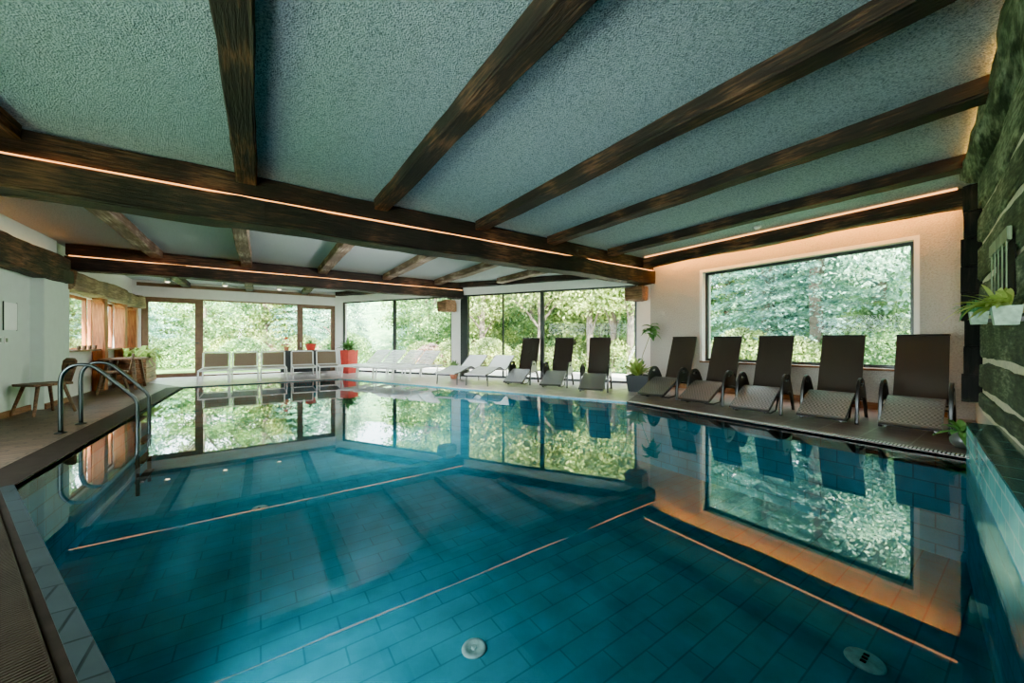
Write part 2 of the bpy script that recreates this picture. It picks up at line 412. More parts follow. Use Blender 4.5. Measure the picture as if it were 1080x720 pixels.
# floor pieces
bm = B(); prism(bm, [(5.5, -0.1), (8.4, 0.2), (8.4, 5.8), (8.2, 5.68), (5.5, 4.3)], -0.15, 0.0)
struct('floor', bm, 'deck_stone')
bm = B(); prism(bm, [(5.5, 4.3), (8.2, 5.68), (2.5, 15.2), (1.93, 11.8)], -0.15, 0.0)
prism(bm, [(1.93, 11.8), (2.5, 15.2), (-3.3, 15.2), (-1.55, 11.8)], -0.15, 0.0)
struct('floor_far', bm, 'deck_pale')
bm = B(); prism(bm, [(-3.3, -1.7), (0.45, lw(.45, .349)), (-1.55, 4.45)], -0.15, 0.0)
prism(bm, [(-3.3, -1.7), (-1.55, 4.45), (-1.55, 11.8), (-3.3, 15.2)], -0.15, 0.0)
struct('floor_left', bm, 'deck_plank')

# pool basin
DEEP = -1.0
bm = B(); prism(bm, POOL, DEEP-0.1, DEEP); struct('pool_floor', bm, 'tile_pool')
for i in range(6):
    a, b = POOL[i], POOL[(i+1)%6]
    d = (V(*b,0)-V(*a,0)).normalized(); nrm = V(d.y, -d.x, 0)      # outward for this winding
    bm = B(); A, Bb = V(*a,0), V(*b,0)
    prism(bm, [A[:2], Bb[:2], (Bb+nrm*0.06)[:2], (A+nrm*0.06)[:2]], DEEP-0.1, -0.005)
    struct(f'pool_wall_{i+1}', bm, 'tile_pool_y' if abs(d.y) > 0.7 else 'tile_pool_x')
bm = B(); f = bm.faces.new([bm.verts.new((x, y, -0.022)) for x, y in POOL])
o = obj('pool_water', bm, 'water'); tag(o, 'still clear turquoise water filling the pool', 'water', kind='stuff')

# overflow gratings, coping
def edge_strip(name, a, b, off0, off1, z, mat, ribs=None, ribmat=None):
    A, Bq = V(*a, 0), V(*b, 0); d = (Bq-A).normalized(); n = V(d.y, -d.x, 0)
    bm = B(); prism(bm, [(A+n*off0)[:2], (Bq+n*off0)[:2], (Bq+n*off1)[:2], (A+n*off1)[:2]], 0.0, z)
    o = struct(name, bm, mat)
    if ribs:
        bm = B(); L = (Bq-A).length; k = 0.0
        while k < L:
            p = A+d*k; bar(bm, p+n*(off0+.004)+V(0,0,z+.003), p+n*(off1-.004)+V(0,0,z+.003), ribs*0.5, 0.008); k += ribs
        obj('grate', bm, ribmat, o)
    return o
edge_strip('trim_1', POOL[0], POOL[1], 0.0, 0.10, 0.006, 'void', 0.028, 'grate_white')
edge_strip('trim_2', POOL[1], POOL[2], 0.0, 0.10, 0.006, 'grate_white')
edge_strip('trim_3', POOL[2], POOL[3], 0.0, 0.10, 0.006, 'grate_white')
edge_strip('trim_4', POOL[3], POOL[4], 0.0, 0.30, 0.006, 'strip')
edge_strip('trim_5', POOL[4], POOL[5], 0.0, 0.065, 0.010, 'coping')
edge_strip('trim_6', POOL[4], POOL[5], 0.065, 0.10, 0.006, 'strip')
# the ribbed drain grating on the near left
A, Bq = V(*POOL[4], 0), V(*POOL[5], 0); d = (Bq-A).normalized(); n = V(d.y, -d.x, 0)
bm = B(); prism(bm, [(A+n*.10)[:2], (Bq+n*.10)[:2], (Bq+n*.78)[:2], (A+n*.78)[:2]], 0.0, 0.004)
gr = obj('drain_grating', bm, 'void'); tag(gr, 'dark ribbed drain grating along the near edge of the pool', 'grating')
bm = B(); L = (Bq-A).length; k = 0.02
while k < L:
    p = A+d*k; bar(bm, p+n*.105+V(0,0,.01), p+n*.775+V(0,0,.01), 0.010, 0.012); k += 0.0185
for q in (0.105, 0.30, 0.47, 0.62, 0.775):
    bar(bm, A+n*q+V(0,0,.008), Bq+n*q+V(0,0,.008), 0.008, 0.012)
obj('slats', bm, 'grate_dark', gr)

# tiled ledge at the log wall
def lpoly(x0, x1, D0, D1): return [(x0, lw(x0, D0)), (x1, lw(x1, D0)), (x1, lw(x1, D1)), (x0, lw(x0, D1))]
bm = B(); prism(bm, lpoly(-0.3, 5.5, .349, .60), -0.02, 0.32); struct('pool_ledge', bm, 'tile_ledge')
bm = B(); prism(bm, lpoly(-0.3, 5.5, .346, .60), 0.32, 0.338); struct('ledge_top', bm, 'ledge_top')

# ------------------------------------------------------------------ walls and ceilings
def wall_with_hole(name, axis_x, y0, y1, z0, z1, hy0, hy1, hz0, hz1, th, mat):
    bm = B()
    for (a, b, c, d) in ((y0, hy0, z0, z1), (hy1, y1, z0, z1), (hy0, hy1, z0, hz0), (hy0, hy1, hz1, z1)):
        box(bm, (axis_x, a, c), (axis_x+th, b, d))
    return struct(name, bm, mat)
wall_with_hole('wall_right', WX, 0.0, 5.68, -0.1, 3.3, 1.11, 4.34, 0.665, 2.65, 0.35, 'wall')
# pillar closing wall_right at the glass corner
bm = B(); prism(bm, [GC[:2], (GC+GD*0.33)[:2], (GC+GD*0.33-GN*0.3)[:2], (8.55, 5.68)], -0.1, 3.0); struct('wall_pillar', bm, 'white')
# band above the glass wall
P = lambda t, off=0: (GC+GD*t+GN*off)
bm = B(); prism(bm, [P(0, .06)[:2], P(GL, .06)[:2], P(GL, -.2)[:2], P(0, -.2)[:2]], 2.56, 2.95); struct('wall_glass_side', bm, 'white')
# white post and corner post
bm = B(); prism(bm, [P(5.62, .05)[:2], P(5.95, .05)[:2], P(5.95, -.16)[:2], P(5.62, -.16)[:2]], 0, 2.56)
prism(bm, [P(GL-.35, .05)[:2], P(GL, .05)[:2], P(GL, -.16)[:2], P(GL-.35, -.16)[:2]], 0, 2.56); struct('trim_7', bm, 'white')
# far wall
fx0, fx1 = -2.95, 2.40
bm = B(); box(bm, (-3.4, FY, 2.44), (2.7, FY+.25, 3.0)); box(bm, (-3.4, FY, 0), (-2.92, FY+.25, 2.44)); box(bm, (2.31, FY, 0), (2.7, FY+.25, 2.44)); struct('wall_far', bm, 'white')
bm = B(); bar(bm, (-3.0, FY-.02, 2.80), (2.4, FY-.02, 2.80), 0.04, 0.10); struct('trim_8', bm, 'frame_brown')
# left wall with pilaster, then the window strip
# (the part of this wall beside the camera, out of view, has a glazed opening added to let in fill daylight)
bm = B(); box(bm, (LX-.25, -1.8, -0.1), (LX, -1.0, 3.3)); box(bm, (LX-.25, -1.0, -0.1), (LX, 5.6, .25)); box(bm, (LX-.25, -1.0, 2.5), (LX, 5.6, 3.3)); box(bm, (LX-.25, 5.6, -0.1), (LX, 10.15, 3.3)); box(bm, (LX-.05, 9.2, 0), (LX+.15, 10.15, 2.35)); struct('wall_left', bm, 'wall_green')
bm = B(); box(bm, (LX-.25, 10.15, -0.1), (LX-.05, FY+.25, .90)); box(bm, (LX-.25, 10.15, 2.05), (LX-.05, FY+.25, 3.0)); box(bm, (LX-.25, 14.75, .9), (LX-.05, FY+.25, 2.05)); box(bm, (LX-.25, 13.62, .9), (LX-.05, 14.2, 2.05)); struct('wall_window_side', bm, 'white')
bm = B(); box(bm, (LX, -1.5, 0), (LX+.02, 9.19, .09)); box(bm, (LX+.151, 9.2, 0), (LX+.17, 10.15, .09)); struct('baseboard_left', bm, 'board_wood')
bm = B(); box(bm, (WX-.02, .78, 0), (WX-.001, 5.66, .11)); struct('baseboard_right', bm, 'board_wood')
# near wall behind the logs and behind the camera
bm = B(); prism(bm, lpoly(-3.4, 8.6, .60, .85), -0.1, 3.3); struct('wall_near', bm, 'wall')
# ceilings
bm = B(); box(bm, (-3.4, -2.0, 3.17), (8.6, 5.75, 3.35)); struct('ceiling', bm, 'ceiling')
bm = B(); prism(bm, [(-3.4, 5.7), (8.55, 5.7), (2.7, 15.4), (-3.4, 15.4)], 2.92, 3.1); struct('ceiling_far', bm, 'ceiling_far')

# ------------------------------------------------------------------ beams
BY = 5.5
def main_beam(label, x0, x1, y, z0, zl, zt, depth, seed):
    t = thing('ceiling_beam', label, 'beam', (x0, y, z0))
    L = x1-x0
    bm = B(); rough_beam(bm, (0, depth/2, (zl-z0)/2), (L, depth/2, (zl-z0)/2), depth, zl-z0-0.02, seed, 0.014, rnd=0.10); obj('lower_beam', bm, 'beam_x', t)
    bm = B(); rough_beam(bm, (0, depth/2+.04, (zl+zt)/2-z0), (L, depth/2+.04, (zl+zt)/2-z0), depth-.02, zt-zl-.02, seed+1, 0.008, rnd=0.08); obj('upper_beam', bm, 'beam_x', t)
    bm = B(); box(bm, (0.05, 0.008, zl-z0-.010), (L-.05, 0.034, zl-z0+.002)); o = obj('led_strip', bm, 'led', t); o['label'] = 'glowing orange light strip'
    return t
t = main_beam('long dark timber beam crossing the room above the pool with glowing strip', -3.0, 8.15, BY, 2.53, 2.87, 3.16, 0.36, 3)
t = main_beam('second timber beam farther back with glowing strip, near the far windows', -2.95, 5.15, 10.1, 2.42, 2.68, 2.91, 0.34, 8)
# corbels
def corbel(label, loc, rz, s):
    t = thing('corbel', label, 'corbel', loc, rz)
    bm = B(); rough_beam(bm, (-.02, -s*.55, 0), (-.02, s*.55, 0), s*0.9, s*0.85, 4, 0.012, 6, 0.16); obj('block', bm, 'corbel', t)
    bm = B(); rough_beam(bm, (s*.48, -s*.35, -.02), (s*.48, s*.45, -.02), s*0.35, s*0.7, 5, 0.01, 6, 0.2); obj('end_block', bm, 'corbel', t)
corbel('square wooden corbel under the end of the long beam beside the picture window', (7.76, 5.76, 2.29), 0.2, 0.40)
corbel('square wooden corbel under the end of the farther beam by the white post', (4.66, 10.25, 2.17), 0.2, 0.40)
# joists
def joist(label, x, y0, y1, zc, seed, group):
    t = thing('ceiling_joist', label, 'joist', (x, y0, zc), 0, group)
    bm = B(); rough_beam(bm, (0, 0, 0), (0, y1-y0, 0), 0.205, 0.16, seed, 0.008, rnd=0.14)
    obj('timber', bm, 'beam_y', t)
    return t
NJ = ['first from the left, at the left edge', 'second from the left', 'third from the left', 'fourth from the left', 'fifth from the left']
for i, x in enumerate((-1.98, -0.14, 1.47, 3.15, 4.75)):
    o = joist(f'rough dark joist on the front ceiling, {NJ[i]}', x, lw(x, .5)+.02, BY+.03, 3.105, 20+i, 'joists on the front ceiling')
joist('rough dark joist on the front ceiling, next to the one along the picture window wall', 6.5, lw(6.5, .5)+.02, BY+.03, 3.105, 27, 'joists on the front ceiling')
# joist 6 with cove light
t = thing('ceiling_joist', 'dark joist running along the picture window wall with warm strip lights', 'joist', (7.80, lw(7.8, .5)+.02, 3.03))
L = BY-(lw(7.8, .5))-.0
bm = B(); rough_beam(bm, (0, 0, 0), (0, L, 0), 0.22, 0.24, 31, 0.012, rnd=0.15); obj('timber', bm, 'beam_y', t)
bm = B(); box(bm, (-.135, .05, .10), (-.115, L-.05, .125)); o = obj('led_strip', bm, 'led', t)
bm = B(); box(bm, (.14, .1, .09), (.155, L-.1, .11)); o = obj('wall_washer', bm, 'led_wash', t)
FJ = ['nearest the left wall', 'second from the left wall', 'third from the left wall', 'fourth from the left wall', 'fifth from the left wall', 'nearest the glass wall']
for i, (x, y1) in enumerate(((-1.73, 10.13), (-.26, 10.13), (1.26, 10.13), (2.82, 10.13), (4.3, 10.13), (5.7, 8.9))):
    o = joist(f'short weathered joist between the two big beams, {FJ[i]}', x, BY+.42, y1, 2.855, 40+i, 'joists between the two beams')
    o.children[0].data.materials[0] = M['pale_joist']
for i, x in enumerate((-1.9, -.3, 1.3)):
    o = joist('short joist behind the second beam near the far windows', x, 10.5, FY-.05, 2.86, 50+i, 'joists behind the second beam')
# beam along the glass
t = thing('ceiling_beam', 'dark timber running above the glass wall', 'beam', P(0.3, .22)+V(0,0,2.84), 0)
bm = B(); rough_beam(bm, (0,0,0), GD*(GL-.6), 0.2, 0.14, 61, 0.01); obj('timber', bm, 'beam_x', t)
# left wall timbers
t = thing('wall_timber', 'wide old timber along the top of the left wall with light behind', 'timber', (LX+.13, 1.0, 2.38))
bm = B(); rough_beam(bm, (0,0,-.13), (0,9.0,-.13), .24, .22, 71, .014, rnd=.12); rough_beam(bm, (-.02,0,.09), (-.02,9.0,.09), .2, .22, 72, .014, rnd=.12); obj('timber', bm, 'beam_y', t)
bm = B(); box(bm, (-.115, .2, .215), (-.095, 8.8, .235)); obj('led_strip', bm, 'led_dim', t)
t = thing('lintel_log', 'pale weathered log above the left side windows', 'log', (LX+.10, 10.1, 2.24))
bm = B(); rough_beam(bm, (0,0,0), (0,FY-10.2,0), .30, .36, 73, .02, rnd=.25); obj('log', bm, 'lightbeam_y', t)
# little spots on far trim
for i, x in enumerate((-2.2, -.9, .5)):
    t = thing('ceiling_spot', f'small round spotlight under the far ceiling, {["left", "middle", "right"][i]} of three', 'spotlight', (x, 14.2, 2.80), 0, 'far ceiling spotlights')
    bm = B(); lathe(bm, [(.07, .12), (.075, .02), (.06, 0)], 16); obj('housing', bm, 'plastic', t, True)
    bm = B(); lathe(bm, [(.05, -.004), (.05, -.001)], 16); obj('lens', bm, 'spot', t)
t = thing('smoke_detector', 'small white detector on the ceiling beside the window joist', 'detector', (7.35, 2.9, 3.17))
bm = B(); lathe(bm, [(.035, -.05), (.055, -.03), (.06, 0)], 18); obj('body', bm, 'plastic', t, True)

# ------------------------------------------------------------------ log wall
bm = B(); prism(bm, lpoly(-0.3, 6.60, .532, .60), .30, 3.17); lwall = struct('wall_log', bm, 'chink')
zs = [.345, .56, .90, 1.33, 1.75, 2.18, 2.52, 2.92]
for i in range(7):
    z0, z1 = zs[i], zs[i+1]; g = .018
    bm = B(); h = (z1-z0)-.06; zc = (z0+z1)/2
    rough_beam(bm, (-.3, lw(-.3, .555), zc), (6.6+R.uniform(-.06, .04), lw(6.6, .555), zc), .10, h, 80+i, .012, n=30, rnd=.35); obj('log', bm, 'log', lwall)
bm = B(); rough_beam(bm, (-.3, lw(-.3, .52), 3.03), (6.75, lw(6.75, .52), 3.03), .26, .24, 90, .018, n=30, rnd=.3); obj('top_log', bm, 'log', lwall)
# crossing log ends
for i in range(8):
    z0 = .42+i*.31; bm = B()
    rough_beam(bm, (.06, -.10, z0+.15), (.06+R.uniform(-.01,.01), .085+R.uniform(-.02, .015), z0+.15), .24, .31, 95+i, .012, 4, .12); o = obj('log_end', bm, 'logdark', lwall); o.location = (6.70, lw(6.62, .47), 0)
# cove light over the top log
t = thing('cove_light', 'warm strip light on top of the log wall washing the ceiling', 'light', (4.2, lw(4.2, .46), 3.0))
bm = B(); q0, q1 = V(-2.5, lw(1.7, .44)-lw(4.2, .46), .152), V(2.9, lw(7.1, .44)-lw(4.2, .46), .152)
bar(bm, q0, q1, .02, .012); obj('led_strip', bm, 'led_soft', t)

# ------------------------------------------------------------------ windows and doors
# window_1: picture window
bm = B(); y0, y1, z0, z1 = 1.11, 4.34, .665, 2.65
fw = .055
for lo, hi in (((WX+.13, y0, z0), (WX+.19, y0+fw, z1)), ((WX+.13, y1-fw, z0), (WX+.19, y1, z1)), ((WX+.13, y0+fw, z0), (WX+.19, y1-fw, z0+fw)), ((WX+.13, y0+fw, z1-fw), (WX+.19, y1-fw, z1))): box(bm, lo, hi)
w1 = struct('window_1', bm, 'frame_dark')
boxobj('pane', (WX+.155, y0+fw, z0+fw), (WX+.161, y1-fw, z1-fw), 'glass', w1)
boxobj('window_sill', (WX-.04, y0-.05, z0-.035), (WX+.13, y1+.05, z0-.001), 'board_wood', w1)
bm = B(); box(bm, (WX-.012, y0-.06, z0), (WX+.13, y0-.001, z1+.06)); box(bm, (WX-.012, y1+.001, z0), (WX+.13, y1+.06, z1+.06)); box(bm, (WX-.012, y0-.001, z1+.001), (WX+.13, y1+.001, z1+.06)); obj('reveal', bm, 'white', w1)
# glass wall (window_2, window_3)
def gbox(bm, t0, t1, o0, o1, z0, z1): prism(bm, [P(t0, o0)[:2], P(t1, o0)[:2], P(t1, o1)[:2], P(t0, o1)[:2]], z0, z1)
def glasswall(name, t0, t1, mulls):
    bm = B(); gbox(bm, t0, t1, .02, -.05, 0.0, .06); gbox(bm, t0, t1, .02, -.05, 2.51, 2.56)
    gbox(bm, t0, t0+.05, .02, -.05, .06, 2.51); gbox(bm, t1-.05, t1, .02, -.05, .06, 2.51)
    for tm, w in mulls: gbox(bm, tm-w/2, tm+w/2, .025, -.055, .06, 2.51)
    o = struct(name, bm, 'frame_dark')
    bm = B(); es = [t0+.05]+[m for tm, w in mulls for m in (tm-w/2, tm+w/2)]+[t1-.05]
    for a, b in zip(es[::2], es[1::2]): gbox(bm, a, b, -.012, -.018, .06, 2.51)
    obj('pane', bm, 'glass', o); return o
def t_of(u):
    k = (u-540)/385; a = rad(34.54); rx, ry = math.sin(a)+k*math.cos(a), math.cos(a)-k*math.sin(a); q = rx/ry
    return (GC.x-q*GC.y)/(q*GD.y-GD.x)
glasswall('window_2', .33, 5.62, [(t_of(572), .11), (t_of(530.5), .03)])
glasswall('window_3', 5.95, GL-.35, [(t_of(416), .10)])
bm = B(); gbox(bm, 5.36, 5.62, .045, -.08, 0, 2.56); struct('trim_9', bm, 'frame_dark')
# far wall: door_1, window_4, door_2
def fxu(u):
    k = (u-540)/385; a = rad(34.54); rx, ry = math.sin(a)+k*math.cos(a), math.cos(a)-k*math.sin(a); return rx/ry*FY
def framed(name, x0, x1, z0, z1, w, mat, y=FY+.05, th=.07, wb=None):
    wb = wb or w; bm = B()
    box(bm, (x0, y, z0), (x0+w, y+th, z1)); box(bm, (x1-w, y, z0), (x1, y+th, z1)); box(bm, (x0+w, y, z0), (x1-w, y+th, z0+wb)); box(bm, (x0+w, y, z1-w), (x1-w, y+th, z1))
    o = struct(name, bm, mat); boxobj('pane', (x0+w, y+.03, z0+wb), (x1-w, y+.036, z1-w), 'glass', o); return o
xd1, xd2, xd3 = fxu(212), fxu(315), fxu(355)
d1 = framed('door_1', -2.92, xd1, .0, 2.44, .15, 'frame_brown', wb=.12)
w4 = framed('window_4', xd1, xd2, .0, 2.44, .045, 'frame_brown')
d2 = framed('door_2', xd2, 2.31, .0, 2.44, .14, 'frame_brown', wb=.6)
bm = B(); bar(bm, (xd1-.07, FY+.045, 1.05), (xd1-.07, FY+.01, 1.05), .03); bar(bm, (xd1-.07, FY+.012, 1.05), (xd1-.22, FY+.012, 1.05), .025); obj('door_handle', bm, 'steel', d1)
bm = B(); bar(bm, (xd2+.07, FY+.045, 1.05), (xd2+.07, FY+.01, 1.05), .03); bar(bm, (xd2+.07, FY+.012, 1.05), (xd2+.07, FY+.012, .90), .025); obj('door_handle', bm, 'plastic', d2)
# left windows (window_5, window_6)
def leftwin(name, y0, y1):
    bm = B(); x = LX-.17; z0, z1, w = .9, 2.05, .06
    box(bm, (x, y0, z0), (x+.06, y0+w, z1)); box(bm, (x, y1-w, z0), (x+.06, y1, z1)); box(bm, (x, y0+w, z0), (x+.06, y1-w, z0+w)); box(bm, (x, y0+w, z1-w), (x+.06, y1-w, z1))
    o = struct(name, bm, 'orange_wood'); boxobj('pane', (x+.03, y0+w, z0+w), (x+.036, y1-w, z1-w), 'glass', o)
    boxobj('window_sill', (x+.06, y0, z0-.0), (x+.28, y1, z0+.035), 'board_wood', o)
bm = B()
for y in (-1.0, 1.15, 3.35, 5.54): box(bm, (LX-.17, y, .25), (LX-.11, y+.06, 2.5))
w_fill = struct('fill_window', bm, 'frame_dark')  # unseen glazing, added so sky light reaches the front half
boxobj('pane', (LX-.145, -.94, .25), (LX-.139, 5.54, 2.5), 'glass', w_fill)
leftwin('window_5', 10.15, 11.95); leftwin('window_6', 12.2, 13.62); leftwin('window_7', 14.2, 14.75)
PN = ['nearest the pool ladder', 'middle one', 'nearest the garden door']
for i, y in enumerate((12.08, 13.55, 14.55)):
    t = thing('window_post', f'orange brown timber post between the left side windows, {PN[i]}', 'post', (LX+.06, y, 0.0), 0, 'posts between the left windows')
    bm = B(); rough_beam(bm, (0,0,0.0), (0,0,2.08), .22, .2, 110+i, .008, rnd=.12); obj('post', bm, 'orange_wood', t)
    bm = B(); rough_beam(bm, (.02,-.02,1.98), (.02,-.30,2.08), .14, .12, 115+i, .006, 4, .12); obj('brace', bm, 'orange_wood', t)

# ------------------------------------------------------------------ loungers
def make_recliner():
    t = thing('wicker_recliner', 'x', 'lounger')
    w = .25
    prof = smooth_path([(-.72,.135), (-.62,.175), (-.30,.315), (-.08,.385), (.08,.375), (.26,.335), (.37,.345)], 5)
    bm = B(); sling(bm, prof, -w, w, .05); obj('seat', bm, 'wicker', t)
    bp = smooth_path([(.345,.335), (.40,.44), (.50,.70), (.62,.98), (.70,1.18)], 5)
    bm = B(); sling(bm, bp, -w, w, .028); obj('backrest', bm, 'wicker_back', t)
    bm = B(); tube(bm, [(.69, -w, 1.185), (.70, -w+.02, 1.19), (.70, w-.02, 1.19), (.69, w, 1.185)], .014); obj('top_rail', bm, 'black_metal', t)
    bm = B(); tube(bm, [(-.72, -w, .115), (-.73, 0, .112), (-.72, w, .115)], .018); obj('foot_rail', bm, 'black_metal', t)
    for s in (-1, 1):
        y = s*(w+.045)
        outer = smooth_path([(-.30, .0), (-.29,.22), (-.24,.43), (-.14,.555), (-.02,.595), (.12,.55), (.25,.40), (.36,.20), (.44,.0)], 5)
        inner = smooth_path([(.405,.0), (.30,.19), (.20,.30), (.06,.335), (-.12,.33), (-.235,.28), (-.262,.12), (-.268,.0)], 5)
        hole = [( -.03+.085*math.cos(a), .515+.028*math.sin(a)) for a in [2*PI*k/14 for k in range(14)]]
        o = plate2d('arm_side', [outer+inner, hole], .028, 'black_metal', t); o.location = (0, y, 0)
    for x, z in ((-.22,.27), (.25,.27)):
        bm = B(); tube(bm, [(x, -w-.045, z), (x, w+.045, z)], .012); obj('crossbar', bm, 'black_metal', t)
    for s in (-1, 1):
        bm = B(); tube(bm, [(-.70, s*.20, .085), (-.4, s*.2, .04), (-.15, s*.2, .05), (.05, s*.2, .32)], .012); obj('foot_support', bm, 'black_metal', t)
    return t
rec = make_recliner()
# (foot-end centre, heading of back direction in degrees, label)
RL = [((6.22, .88), 3, 'brown wicker recliner closest to the log wall, right of the picture window'),
      ((6.06, 1.66), 4, 'brown wicker recliner, second from the log wall, in front of the picture window'),
      ((5.90, 2.45), 6, 'brown wicker recliner, third from the log wall, in front of the picture window'),
      ((5.97, 3.33), 4, 'brown wicker recliner, fourth from the log wall, in front of the picture window'),
      ((6.00, 4.16), 6, 'brown wicker recliner, fifth from the log wall, just right of the black planter'),
      ((5.62, 5.30), 34, 'brown recliner against the glass wall, first left of the black planter'),
      ((5.42, 6.35), 34, 'brown recliner against the glass wall, middle of the three upright ones'),
      ((5.05, 7.30), 34, 'brown recliner against the glass wall, closest to the two low white curved loungers')]
for i, ((fx, fy), ang, lab) in enumerate(RL):
    o = rec if i == 0 else copy_tree(rec)
    a = rad(ang); o.location = (fx+.72*math.cos(a), fy+.72*math.sin(a), 0.0); o.rotation_euler = (0, 0, a)
    o['label'] = lab; o['group'] = 'brown wicker recliners by the picture window' if i < 5 else 'brown recliners by the glass wall'

def make_curved():
    t = thing('curved_lounger', 'x', 'lounger'); w = .29
    prof = smooth_path([(-.85,.30), (-.6,.325), (-.25,.40), (0,.43), (.18,.37), (.36,.34), (.52,.41), (.80,.58), (1.0,.70)], 5)
    bm = B(); sling(bm, prof[:26], -w, w, .03); obj('seat', bm, 'mesh_grey', t)
    bm = B(); sling(bm, prof[25:], -w, w, .03); obj('backrest', bm, 'white_sling', t)
    bm = B()
    for s in (-1, 1): tube(bm, [(x, s*(w+.015), z-.012) for x, z in prof], .014)
    obj('side_rail', bm, 'black_metal', t)
    for x in (-.72, .45):
        for s in (-1, 1):
            bm = B(); tube(bm, [(x, s*w, .31 if x < 0 else .34), (x-.02, s*(w+.01), 0)], .014); obj('leg', bm, 'black_metal', t)
    return t
M['mesh_grey'] = plain('grey_sling', (0.50, 0.50, 0.52), 0.5)
cur = make_curved()
for i, ((fx, fy), lab) in enumerate((((4.35, 7.90), 'low white curved lounger beside the upright brown recliners'), ((3.88, 8.62), 'low white curved lounger nearest the white post'))):
    o = cur if i == 0 else copy_tree(cur)
    a = rad(33); o.location = (fx+.8*math.cos(a), fy+.8*math.sin(a), 0); o.rotation_euler = (0, 0, a); o['label'] = lab; o['group'] = 'low white curved loungers'

def make_slat():
    t = thing('slatted_lounger', 'x', 'lounger'); w = .29
    bm = B()
    for s in (-1, 1): bar(bm, (-.85, s*w, .34), (.95, s*w, .34), .035, .05)
    for x in (-.85, .95): bar(bm, (x, -w, .34), (x, w, .34), .035, .05)
    obj('frame', bm, 'white_metal', t)
    bm = B(); x = -.78
    while x < .30: box(bm, (x, -w+.02, .355), (x+.05, w-.02, .372)); x += .085
    obj('seat_slats', bm, 'white_metal', t)
    bm = B(); bx, bz = .33, .37; ax, az = .56, .42; l = math.hypot(ax, az)
    for s in (-1, 1): bar(bm, (bx, s*(w-.03), bz), (bx+ax, s*(w-.03), bz+az), .03, .03)
    for k in range(9):
        f = (k+.5)/9; box(bm, (-.023, -w+.02, -.008), (.023, w-.02, .008), Matrix.Translation((bx+ax*f, 0, bz+az*f+.02)) @ Matrix.Rotation(-math.atan2(az, ax), 4, 'Y'))
    obj('backrest', bm, 'white_metal', t)
    for x in (-.65, .70):
        for s in (-1, 1):
            bm = B(); bar(bm, (x, s*w, .33), (x-.06, s*w, 0), .03); obj('leg', bm, 'white_metal', t)
    return t
sl = make_slat()
SL = [((1.95, 12.15), 'white slatted lounger closest to the red planter'), ((2.45, 11.35), 'white slatted lounger, second from the red planter'),
      ((2.78, 10.55), 'white slatted lounger, third from the red planter'), ((3.1, 9.95), 'white slatted lounger closest to the small plant by the white post')]
SL = [((2.30, 12.25), SL[0][1]), ((2.62, 11.55), SL[1][1]), ((2.97, 10.85), SL[2][1]), ((3.28, 10.22), SL[3][1])]
for i, ((fx, fy), lab) in enumerate(SL):
    o = sl if i == 0 else copy_tree(sl)
    a = rad(34); o.location = (fx+.65*math.cos(a), fy+.65*math.sin(a), 0); o.rotation_euler = (0, 0, a); o['label'] = lab; o['group'] = 'white slatted loungers by the glass'

def make_bed():
    t = thing('mesh_lounger', 'x', 'lounger'); w = .30
    bm = B()
    for s in (-1, 1): tube(bm, [(s*w, -.9, .34), (s*w, .62, .34)], .018)
    tube(bm, [(-w, -.9, .34), (w, -.9, .34)], .018); tube(bm, [(-w, .62, .34), (w, .62, .34)], .018); obj('frame', bm, 'white_metal', t)
    bm = B(); box(bm, (-w+.015, -.88, .335), (w-.015, .38, .347)); obj('seat', bm, 'mesh_brown', t)
    bm = B(); box(bm, (-w+.03, -.006, .03), (w-.03, .006, .43), Matrix.Translation((0, .40, .345)) @ Matrix.Rotation(rad(-16), 4, 'X')); obj('backrest', bm, 'mesh_brown', t)
    bm = B(); T = Matrix.Translation((0, .40, .345)) @ Matrix.Rotation(rad(-16), 4, 'X')
    tube(bm, [T @ V(-w, 0, 0), T @ V(-w, 0, .44), T @ V(-w+.03, 0, .46), T @ V(w-.03, 0, .46), T @ V(w, 0, .44), T @ V(w, 0, 0)], .02); obj('back_frame', bm, 'white_metal', t)
    for y in (-.82, .5):
        for s in (-1, 1):
            bm = B(); tube(bm, [(s*w, y, .34), (s*(w+.01), y-.03, .17), (s*(w+.01), y-.01, 0)], .016); obj('leg', bm, 'white_metal', t)
    return t
bed = make_bed()
def at_floor(u, v, z=0.0):
    k = (u-540)/385; a = rad(34.54); d = (z-1.1)/((360-v)/385); return d*(math.sin(a)+k*math.cos(a)), d*(math.cos(a)-k*math.sin(a))
BN = ['first from the garden door', 'second from the garden door', 'third from the garden door', 'fourth from the garden door', 'fifth from the garden door, beside the red planter']
for i, u in enumerate((229, 259, 288, 318.5, 344)):
    o = bed if i == 0 else copy_tree(bed)
    k = (u-540)/385; a = rad(34.54); q = (math.sin(a)+k*math.cos(a))/(math.cos(a)-k*math.sin(a)); yb = 13.55
    o.location = (q*yb, yb-.45, 0); o.rotation_euler = (0, 0, -math.atan2(q*yb, yb)*.35)
    o['label'] = f'brown mesh lounger with white frame, {BN[i]}'; o['group'] = 'brown mesh loungers along the far windows'

